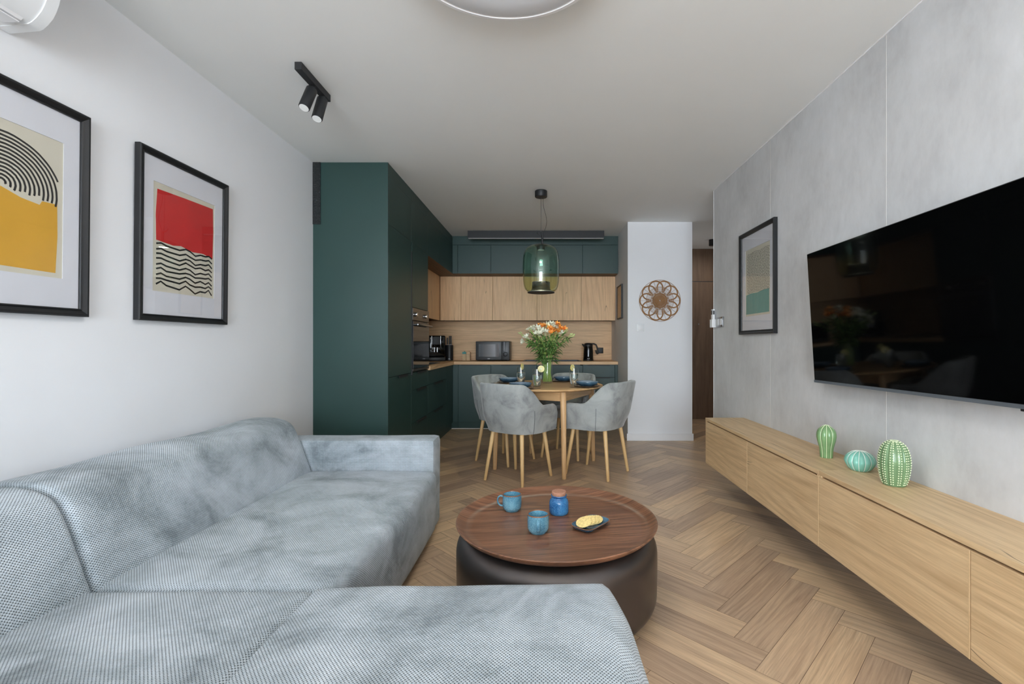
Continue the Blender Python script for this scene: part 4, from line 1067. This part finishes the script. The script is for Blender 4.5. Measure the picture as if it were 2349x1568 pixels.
# oblong plate
def rrect(L_, W__, r, n=10):
    out = []
    for qx, qy, a0 in ((1,1,0),(-1,1,PI/2),(-1,-1,PI),(1,-1,3*PI/2)):
        for k in range(n+1):
            a = a0+PI/2*k/n; out.append((qx*(L_/2-r)+r*math.cos(a), qy*(W__/2-r)+r*math.sin(a)))
    return out
def dishbm(levels, L_, W__, r, caps=True):
    bm = newbm(); rings = []
    for off, z in levels:
        rings.append([bm.verts.new((x, y, z)) for x, y in rrect(L_-2*off, W__-2*off, max(.004, r-off))])
    for A, B in zip(rings, rings[1:]):
        for k in range(len(A)): bm.faces.new([A[k], A[(k+1) % len(A)], B[(k+1) % len(A)], B[k]])
    if caps: bm.faces.new(rings[0][::-1]); bm.faces.new(rings[-1])
    bmesh.ops.recalc_face_normals(bm, faces=list(bm.faces)); return bm
pa = math.radians(50)
t = thing('serving_plate', 'small oblong dark blue plate holding crackers on the coffee table', 'plate', (.200, 2.082, ZT), pa)
part('dish', dishbm([(.022,0),(.016,.001),(.006,.010),(.0,.018),(.001,.0195),(.004,.019),(.012,.009),(.020,.005)], .182, .118, .038), M['plate'], t, False)
b = dishbm([(.0,.0178),(-.0006,.019),(.0010,.0200),(.0026,.0195),(.002,.018)], .182, .118, .038, False); part('rim', b, M['rimbrown'], t, False, label='brown rim')
def cookie_bm():
    b = newbm(); seg = 60; prof = [(0,0),(.033,0),(.0355,.0018),(.0358,.0035),(.0345,.0052),(.030,.0058),(0,.0062)]
    lathe(b, prof, seg=seg)
    for v in b.verts:
        r = math.hypot(v.co.x, v.co.y)
        if r > .034:
            a = math.atan2(v.co.y, v.co.x); s = 1+.022*math.cos(a*20); v.co.x *= s; v.co.y *= s
    for i in range(5):
        for j in range(5):
            pass
    return b
ck = finish('cracker', cookie_bm(), M['cookie']); ck['category'] = 'cracker'; ck['group'] = 'crackers on the oblong plate'
d = Vector((math.cos(pa), math.sin(pa), 0))
base = Vector((.200, 2.082, ZT+.0055))
for i, (s, up, tilt, lab) in enumerate(((.045, .0055, .24, 'round pale cracker at the back of the fanned stack, lowest of the four'), (.014, .0125, .30, 'round pale cracker second from the back of the fanned stack'), (-.014, .0185, .33, 'round pale cracker third from the back of the fanned stack'), (-.042, .0215, .36, 'round pale cracker at the front of the fanned stack, lying on top'))):
    c = ck if i == 0 else ck.copy()
    if i: C.objects.link(c)
    c['label'] = lab
    c.location = base+d*s+Vector((-.006*math.sin(pa), .006*math.cos(pa), up))
    c.rotation_euler = Matrix.Rotation(tilt, 3, Vector((-d.y, d.x, 0))*-1).to_euler()

# ================================================================ DINING TABLE
TX, TY, TZ = 0.0, 4.44, .765
t = thing('dining_table', 'round honey coloured wooden dining table', 'table', (TX, TY, 0))
b = newbm(); lathe(b, [(0,.740),(.500,.740),(.528,.746),(.540,.754),(.542,.760),(.538,.765),(0,.765)], TX, TY, 0, 128)
uv = b.loops.layers.uv.active
for f in b.faces:
    for lp in f.loops: lp[uv].uv = (lp.vert.co.x+5, lp.vert.co.y*1.0+lp.vert.co.z)
part('tabletop', b, M['table'], t, smooth=30)
legs = []
ta = math.atan2(-.465, .155)
for k in range(4):
    a = ta+k*PI/2; lx, ly = TX+.47*math.cos(a), TY+.47*math.sin(a); fx, fy = TX+.495*math.cos(a), TY+.495*math.sin(a)
    legs.append((lx, ly)); b = newbm(); cyl(b, (fx, fy, .0008), (lx, ly, .739), .019, .027, 28, bev=.002); part('leg', b, M['table'], t)
for k in range(4):
    (x0, y0), (x1, y1) = legs[k], legs[(k+1) % 4]
    mx_, my_ = (x0+x1)/2, (y0+y1)/2; L_ = math.hypot(x1-x0, y1-y0)-.03; a = math.atan2(y1-y0, x1-x0)
    b = newbm(); box(b, -L_/2, L_/2, -.011, .011, .660, .7395, .002, 'x', rot=Matrix.Translation((mx_, my_, 0)) @ Matrix.Rotation(a, 4, 'Z')); part('apron', b, M['table'], t, smooth=0)

# ================================================================ CHAIRS
def chair_proto(label):
    t = thing('dining_armchair', label, 'chair', (0,0,0), 0, group='grey velvet armchairs round the dining table')
    NP = 73
    def outline(s):
        """s in [-1,1] along the U; returns plan point (x,y), outward normal, back weight"""
        A_, B_ = .268, .245; yc, yf = -.005, .205; q = .74
        if abs(s) <= q:
            ph = s/q*PI/2; n_ = 2.9
            x = A_*math.copysign(abs(math.sin(ph))**(2/n_), ph); y = yc-B_*abs(math.cos(ph))**(2/n_)
        else:
            x = math.copysign(A_, s); y = yc+(abs(s)-q)/(1-q)*(yf-yc)
        return x, y
    ss = []
    # even arc-length samples
    raw = [(-1+2*k/800) for k in range(801)]; P = [outline(s) for s in raw]; ar = [0]
    for i in range(1, 801): ar.append(ar[-1]+math.hypot(P[i][0]-P[i-1][0], P[i][1]-P[i-1][1]))
    tot = ar[-1]; j = 0; pts = []
    for k in range(NP):
        target = tot*k/(NP-1)
        while j < 799 and ar[j+1] < target: j += 1
        f = (target-ar[j])/max(1e-9, ar[j+1]-ar[j]); pts.append((P[j][0]+(P[j+1][0]-P[j][0])*f, P[j][1]+(P[j+1][1]-P[j][1])*f, target))
    def sm(x): x = max(0, min(1, x)); return x*x*(3-2*x)
    bm = newbm(); rings = []; seamL = []; seamR = []
    thick = .036; levels = 10
    nrm = []
    for k in range(NP):
        a = pts[max(0, k-1)]; c = pts[min(NP-1, k+1)]; tx, ty = c[0]-a[0], c[1]-a[1]; q = math.hypot(tx, ty); nrm.append((ty/q, -tx/q))
    for k, (x, y, s) in enumerate(pts):
        u = abs(s/tot-.5)*2              # 0 back centre .. 1 arm front
        h = .650+(.828-.650)*(1-sm((u-.36)/.34)) + .006*math.cos(u*4)
        dend = (1-u)*tot/2; rr = .07
        if dend < rr: h -= rr*(1-math.sqrt(max(0, 1-((rr-dend)/rr)**2)))
        bw = 1-sm((u-.20)/.5)            # back weight
        nx, ny = nrm[k]
        if nx*x+ny*(y+.02) < 0: nx, ny = -nx, -ny
        zb_ = .418
        if dend < .05: zb_ += .016*(1-dend/.05)**2
        def pos(z, off):
            zr = min(1, (z-.418)/.17); s0 = .82*bw+.95*(1-bw); sc = s0+(1-s0)*math.sin(zr*PI/2)
            X = x*sc*(1+ .03*max(0, z-.5)/.2*(1-bw)); Y = (y+.02)*(sc if y < 0 else 1)-.02
            Y -= max(0, z-.46)*.20*bw; X *= 1+.0*bw
            return (X-nx*off, Y-ny*off, z)
        ring = []
        for i in range(levels+1): ring.append(pos(zb_+(h-.018-zb_)*(i/levels), 0))
        for i in range(1, 6):
            an = PI*i/6; ring.append(pos(h-.018+.018*math.sin(an), thick/2-thick/2*math.cos(an)))
        pl = .010*abs(math.sin(s/tot*PI*13)) if u < .6 else 0
        for i in range(levels+1):
            z = h-.018-(h-.018-zb_-.012)*(i/levels); ring.append(pos(z, thick-pl+ (0.012*math.sin(PI*min(1, i/levels)) )))
        rings.append([bm.verts.new(p) for p in ring])
        if k in (int(NP*.255), NP-1-int(NP*.255)): (seamL if k < NP/2 else seamR).extend([pos(zb_+(h-.03-zb_)*i/10*.62, -.0008) for i in range(11)])
    K = len(rings[0])
    for A, B in zip(rings, rings[1:]):
        for i in range(K): bm.faces.new([A[i], A[(i+1) % K], B[(i+1) % K], B[i]])
    bm.faces.new(rings[0]); bm.faces.new(rings[-1][::-1])
    bmesh.ops.recalc_face_normals(bm, faces=list(bm.faces))
    sh = part('shell', bm, M['velvet'], t, False, 50)
    for sl in (seamL, seamR):
        b = newbm(); tube(b, sl, .0016, 6); part('seam', b, M['velvetseam'], sh, False)
    b = newbm(); softbox(b, -.205, .205, -.175, .218, .404, .487, (.06,.06,.03), .03, puff=.012); part('seat', b, M['velvet'], t, False)
    for sx in (-1, 1):
        for fx, fy, tx, ty in ((.198, -.205, .150, -.150), (.195, .215, .160, .150)):
            b = newbm(); cyl(b, (sx*fx, fy, .001), (sx*tx, ty, .424), .0125, .0185, 24, bev=.0015); part('leg', b, M['beech'], t, False)
    return t
def facing(fx, fy): return math.atan2(-fx, fy)
ch = chair_proto('pale grey velvet armchair nearest the sofa, its back turned to the camera')
ch.location = (-.236, 4.005, 0); ch.rotation_euler = (0, 0, facing(.56, .83))
dup(ch, (.462, 4.176, 0), facing(-.83, .56), 'grey velvet armchair at the right of the dining table, nearest the pillar')
dup(ch, (-.405, 4.635, 0), facing(.80, -.60), 'grey velvet armchair at the left, behind the nearest one')
dup(ch, (.222, 4.850, 0), facing(-.40, -.92), 'grey velvet armchair at the far side of the table, mostly hidden by glasses and plates')

# ================================================================ TABLEWARE
def place_proto(first, labels):
    pass
sets = [(-.222, 4.06, 'nearest the camera at the left', .56, .83), (.372, 4.215, 'at the right of the table', -.83, .56), (-.365, 4.635, 'at the left rear of the table', .8, -.6), (.185, 4.80, 'behind the vase at the far right', -.4, -.92)]
protos = {}
b = newbm(); lathe(b, [(0,.0008),(.080,.0008),(.084,.003),(.105,.006),(.121,.011),(.1225,.0128),(.120,.0132),(.104,.0085),(.082,.006),(0,.0055)], seg=72)
protos['charger'] = b
ch_me = finish('dinner_plate', b, M['charger'])
b = newbm(); lathe(b, [(0,.0),(.055,.0),(.058,.002),(.085,.010),(.098,.016),(.0995,.0178),(.097,.0182),(.084,.013),(.06,.006),(0,.005)], seg=72)
mid = finish('salad_plate', b, M['plate'])
bwl = thing('pasta_bowl', '', 'bowl', (0,0,0))
b = newbm(); lathe(b, [(0,.002),(.045,.002),(.048,0),(.055,0),(.060,.003),(.086,.010),(.098,.020),(.1005,.032),(.0995,.034),(.0975,.033)], seg=72); part('body', b, M['plate'], bwl, False)
b = newbm(); lathe(b, [(.0978,.0328),(.0962,.030),(.092,.020),(.080,.011),(.06,.007),(0,.006)], seg=72); part('inner_glaze', b, M['platein'], bwl, False, label='grey blue glazed inside')
fork_b = newbm(); box(fork_b, -.004, .004, -.10, .03, 0, .0018, .0006)
box(fork_b, -.010, .010, .03, .055, .0, .0018, .0006)
for q in (-.0085, -.003, .003, .0085): box(fork_b, q-.0014, q+.0014, .055, .095, 0, .0018, .0004)
fk = finish('fork', fork_b, M['black'])
kb = newbm(); box(kb, -.005, .005, -.11, 0, 0, .003, .001); box(kb, -.008, .008, 0, .10, .0005, .0018, .0005)
kf = finish('table_knife', kb, M['black'])
for i, (x, y, where, fx, fy) in enumerate(sets):
    def use(o, z, name, lab, cat, grp, dx=0, dy=0, rz=0):
        if i == 0: c = o
        elif o.type == 'EMPTY': c = dup(o, (0,0,0))
        else: c = o.copy(); C.objects.link(c)
        c.location = (x+dx, y+dy, z); c.rotation_euler = (0,0,rz)
        c['label'] = lab; c['category'] = cat; c['group'] = grp
    use(ch_me, TZ+.0002, 'dinner_plate', 'large brown grey dinner plate, bottom of the stack '+where, 'plate', 'dinner plates under the blue ones')
    use(mid, TZ+.0065, 'salad_plate', 'dark blue plate between dinner plate and bowl '+where, 'plate', 'middle plates of the stacks')
    use(bwl, TZ+.0150, 'pasta_bowl', 'shallow blue bowl on top of the plates '+where, 'bowl', 'shallow blue bowls')
    rx, ry = fy, -fx; rz = facing(fx, fy)
    use(kf, TZ+.0004, 'table_knife', 'black table knife beside the plates '+where, 'knife', 'black table knives', rx*.142, ry*.142, rz)
    if i != 2: 
        if i == 0: fk.location = (0,0,0)
        use(fk, TZ+.0004, 'fork', 'black fork beside the plates '+where, 'fork', 'black forks', -rx*.139, -ry*.139, rz)
# drinking glasses
def tumbler(label):
    t = thing('water_glass', label, 'glass', (0,0,0), 0, group='water glasses with lemon')
    so = [(0,.0),(.026,0),(.029,.002),(.033,.012),(.0405,.05),(.0435,.085),(.0425,.125),(.0395,.158),(.0393,.160)]
    si = [(.0383,.160),(.0384,.158),(.0412,.125),(.0421,.085),(.0391,.05),(.031,.016),(.024,.011),(0,.010)]
    b = newbm(); lathe(b, so+si, seg=56); part('glass_body', b, M['glass'], t, False)
    b = newbm(); lathe(b, [(0,.0104),(.0236,.0114),(.0306,.0164),(.0387,.05),(.0417,.085),(.0412,.108),(0,.108)], seg=56); part('water', b, M['water'], t, False)
    return t
def lemon_slice(loc, axis, lab, r=.031):
    """round slice standing on the glass rim; axis = its facing direction"""
    t = thing('lemon_slice', lab, 'lemon', loc, 0, group='lemon slices on the glass rims')
    a = Vector(axis).normalized(); rot = a.to_track_quat('Z', 'Y').to_matrix().to_4x4()
    def put(bm): bmesh.ops.transform(bm, matrix=rot, verts=list(bm.verts)); return bm
    part('peel', put(lathe(newbm(), [(r-.0035,-.0025),(r-.0005,-.0025),(r,0),(r-.0005,.0025),(r-.0035,.0025)], seg=48, close=True)), M['lemonrind'], t, False)
    part('pith', put(lathe(newbm(), [(0,-.0023),(r-.0034,-.0024),(r-.0034,.0024),(0,.0023)], seg=48)), M['creamw'], t, False)
    bm = newbm()
    for k in range(9):
        for sz in (-1, 1):
            a0 = 2*PI*k/9+.06; a1 = 2*PI*(k+1)/9-.06
            vs = [(.0035*math.cos((a0+a1)/2), .0035*math.sin((a0+a1)/2))]+[((r-.0062)*math.cos(a0+(a1-a0)*q/6), (r-.0062)*math.sin(a0+(a1-a0)*q/6)) for q in range(7)]
            prism(bm, vs, 2, sz*.0021, sz*.0029)
    part('flesh', put(bm), M['lemonflesh'], t, False, 0)
M['lemonflesh'] = plain('lemon flesh', srgb(240,224,120), .25, var=.08, scale=60)
gl = [(-.240, 4.525, 'water glass with lemon at the left rear, behind the near plates'), (-.078, 4.195, 'water glass nearest the camera, with the lemon slice facing it'), (.262, 4.335, 'water glass on the right with plates beside it')]
tb = tumbler(gl[0][2]); tb.location = (gl[0][0], gl[0][1], TZ+.0003)
for x, y, lab in gl[1:]: dup(tb, (x, y, TZ+.0003), 0, lab)
lemon_slice((gl[0][0]+.014, gl[0][1]-.038, TZ+.168), (.93, -.36, 0), 'lemon slice seen edge on, on the left rear water glass')
lemon_slice((gl[1][0]+.036, gl[1][1]-.012, TZ+.163), (.12, -1, 0), 'round lemon slice facing the camera on the nearest water glass')
lemon_slice((gl[2][0]-.016, gl[2][1]-.037, TZ+.168), (.80, -.60, 0), 'lemon slice seen at an angle on the right water glass')
# vase and flowers
VX, VY = .013, 4.61; VZ = TZ+.0003
t = thing('glass_vase', 'clear glass cylinder vase of water and flowers on the dining table', 'vase', (VX, VY, VZ))
b = newbm(); lathe(b, [(0,0),(.050,0),(.054,.002),(.0565,.01),(.054,.10),(.053,.18),(.056,.25),(.0548,.25),(.0518,.18),(.0528,.10),(.054,.018),(.050,.012),(0,.012)], VX, VY, VZ, 72); part('vase_body', b, M['glass'], t)
rnd = random.Random(21)
def blade(bm, p, d, L_, w, droop, up=Vector((0,0,1)), fold=.25):
    d = d.normalized(); side = d.cross(up); side = side.normalized() if side.length > .05 else Vector((1,0,0))
    n = 7; prev = None; q = p.copy(); dd = d.copy()
    for i in range(n+1):
        s = i/n; wd = w*(math.sin(PI*min(1, s*.92+.08))**.8)*(1-s*.25) if i < n else .0004
        nrm = side.cross(dd).normalized()
        row = [bm.verts.new(q-side*wd+nrm*wd*fold), bm.verts.new(q), bm.verts.new(q+side*wd+nrm*wd*fold)]
        if prev:
            bm.faces.new([prev[0], prev[1], row[1], row[0]]); bm.faces.new([prev[1], prev[2], row[2], row[1]])
        prev = row; q = q+dd*(L_/n); dd = (dd+Vector((0,0,-droop/n))).normalized()
def floret(bm, p, d, size, open_):
    d = d.normalized(); a = d.orthogonal().normalized(); b_ = d.cross(a)
    for k in range(6):
        an = 2*PI*k/6+rnd.random()*.2; o = a*math.cos(an)+b_*math.sin(an)
        dirn = (d*(1.1-open_)+o*open_).normalized(); blade(bm, p+o*.002, dirn, size*(1 if k % 2 else .9), size*.27, .25, up=d, fold=-.2)
specs = []
for i in range(9): specs.append('orange')
for i in range(13): specs.append('white')
for i in range(12): specs.append('leafy')
heads = {'orange': [(.04,-.10,.505),(.09,-.09,.50),(.12,-.03,.53),(.06,-.02,.55),(-.03,.02,.555),(.15,.0,.52),(-.055,.03,.56),(.10,.05,.57),(.02,-.07,.53)],
 'white': [(-.02,-.10,.50),(-.06,-.09,.515),(-.10,-.06,.53),(-.13,-.02,.54),(-.17,-.01,.52),(-.20,-.05,.455),(-.215,-.03,.41),(.05,.0,.575),(.07,-.05,.545),(.12,-.08,.485),(-.08,-.12,.49),(-.14,.05,.545),(.0,.08,.57)]}
lab = {'orange': 'orange alstroemeria stem in the glass vase bouquet', 'white': 'white alstroemeria stem in the glass vase bouquet', 'leafy': 'green leafy stem with closed buds in the glass vase bouquet'}
cnt = {'orange': 0, 'white': 0, 'leafy': 0}
for i, kd in enumerate(specs):
    an = 2*PI*i*.382; rb_ = .047*math.sqrt((i % 11+.5)/11)
    bx, by = VX+rb_*math.cos(an), VY+rb_*math.sin(an)
    if kd in heads: hx, hy, hz = heads[kd][cnt[kd]]
    else:
        a2 = 2*PI*cnt[kd]/12+.3; rr = .19+.06*rnd.random(); hx, hy, hz = rr*math.cos(a2)*1.15, rr*math.sin(a2)*.85, .39+.13*rnd.random()
    cnt[kd] += 1
    top = Vector((VX+hx, VY+hy, VZ+hz)); p0 = Vector((bx, by, VZ+.016))
    nx_, ny_ = rb_*math.cos(an)*.25+hx*.22, rb_*math.sin(an)*.25+hy*.22
    rim = Vector((VX, VY, VZ+.245))+(Vector((nx_, ny_, 0)) if math.hypot(nx_, ny_) < .046 else Vector((nx_, ny_, 0)).normalized()*.046)
    pts = []
    for k in range(15):
        s = k/14
        if s < .5: q = p0.lerp(rim, s*2)
        else:
            u = (s-.5)*2; c1 = rim+(rim-p0)*.45; q = rim*(1-u)**2+c1*2*u*(1-u)+top*u*u
        pts.append(q)
    t = thing('flower_stem', lab[kd], 'flower', tuple(p0), 0, group=kd+' stems in the vase')
    b = newbm(); tube(b, pts, .0028, 7, radii=[.0034]*7+[.0026]*8); part('stem', b, M['stem'], t)
    b = newbm(); dt = (top-pts[-3]).normalized()
    for k in range(12 if kd != 'leafy' else 19):
        s = .46+.54*rnd.random(); q = pts[min(14, int(s*14))]
        out = Vector((q.x-VX, q.y-VY, 0)); 
        out = out.normalized() if out.length > .02 else Vector((rnd.uniform(-1,1), rnd.uniform(-1,1), 0)).normalized()
        out = (Matrix.Rotation(rnd.uniform(-1.3, 1.3), 3, 'Z') @ out)
        dirn = out*rnd.uniform(.6, 1.1)+Vector((0,0,rnd.uniform(-.15,.85)))
        if s < .56: dirn = out*.7+Vector((0,0,.1))
        blade(b, q, dirn, rnd.uniform(.06, .115), rnd.uniform(.009, .0155), rnd.uniform(.3, 1.5))
    part('leaves', b, M['leaf'], t, smooth=0)
    b = newbm()
    if kd == 'leafy':
        for k in range(3):
            q = top+Vector((rnd.uniform(-.014,.014), rnd.uniform(-.014,.014), rnd.uniform(-.004,.012)))
            tube(b, [pts[-2], q, q+dt*.010, q+dt*.020, q+dt*.026], .004, 8, radii=[.0012,.0018,.0048,.0040,.0008])
        part('buds', b, M['bud'] if 'bud' in M else M.setdefault('bud', plain('pale green bud', srgb(190,206,140), .5, var=.1)), t)
    else:
        for k in range(3):
            o = Vector((rnd.uniform(-.02,.02), rnd.uniform(-.02,.02), rnd.uniform(-.008,.012)))
            dd = (dt+o*28+Vector((0,-.35,.1))).normalized(); q = top+o
            tube(b, [pts[-2], q], .0013, 5); floret(b, q, dd, rnd.uniform(.034,.044), rnd.uniform(.38,.62))
        part('blossoms', b, M['petalo'] if kd == 'orange' else M['petalw'], t, smooth=60)

# ================================================================ LIGHT
w = bpy.data.worlds.new('World'); bpy.context.scene.world = w; w.use_nodes = True
nt = w.node_tree; bg = nt.nodes['Background']
tc = nt.nodes.new('ShaderNodeTexCoord'); sp = nt.nodes.new('ShaderNodeSeparateXYZ'); rp = nt.nodes.new('ShaderNodeValToRGB')
nt.links.new(tc.outputs['Generated'], sp.inputs[0]); nt.links.new(sp.outputs['Z'], rp.inputs['Fac'])
e = rp.color_ramp.elements; e[0].position = .0; e[0].color = (.50,.53,.50,1); e[1].position = .12; e[1].color = (.86,.93,1.0,1)
nt.links.new(rp.outputs['Color'], bg.inputs['Color']); bg.inputs['Strength'].default_value = WORLD
def area(name, loc, rot, sx, sy, power, col=(1,1,1), portal=False, spread=PI):
    l = bpy.data.lights.new(name, 'AREA'); l.shape = 'RECTANGLE'; l.size = sx; l.size_y = sy; l.energy = power; l.color = col; l.spread = spread
    o = bpy.data.objects.new(name, l); C.objects.link(o); o.location = loc; o.rotation_euler = rot
    if portal: l.cycles.is_portal = True
    return o
area('window_daylight', ((ox0+ox1)/2, YB-.13, (oz0+oz1)/2), (PI/2, 0, 0), ox1-ox0, oz1-oz0, WINDOW, (.80,.90,1.0))
l = bpy.data.lights.new('ceiling_lamp_glow', 'AREA'); l.shape = 'DISK'; l.size = .74; l.energy = LAMP; l.color = (1,.99,.98)
o = bpy.data.objects.new('ceiling_lamp_glow', l); C.objects.link(o); o.location = (-.151, 1.57, HC-.088)
area('hall_spot_glow', (2.32, 6.5, 2.51), (0,0,0), .07, .07, 4, (1,.96,.9))
area('pendant_glow', (px, py, 2.03), (0,0,0), .05, .05, PEND, (1,.96,.92))

# ================================================================ CAMERA
cam = bpy.data.cameras.new('camera'); co = bpy.data.objects.new('camera', cam); C.objects.link(co)
co.location = (0, 0, H); co.rotation_euler = (PI/2, 0, 0)
cam.sensor_width = 36; cam.sensor_fit = 'HORIZONTAL'; cam.lens = 1070/2349*36
cam.shift_x = (1174.5-1252)/2349; cam.shift_y = (787-784)/2349; cam.clip_start = .02
sc = bpy.context.scene; sc.camera = co
vs = sc.view_settings; vs.view_transform = 'Standard'; vs.look = 'None'; vs.gamma = 1; vs.use_curve_mapping = False; vs.exposure = EXPO
sc.cycles.use_adaptive_sampling = True; sc.cycles.adaptive_threshold = .08
sc.cycles.max_bounces = 9; sc.cycles.diffuse_bounces = 6; sc.cycles.glossy_bounces = 4; sc.cycles.transmission_bounces = 10; sc.cycles.transparent_max_bounces = 12
sc.cycles.caustics_reflective = False; sc.cycles.caustics_refractive = False; sc.cycles.sample_clamp_indirect = 6
sc.cycles.use_denoising = True
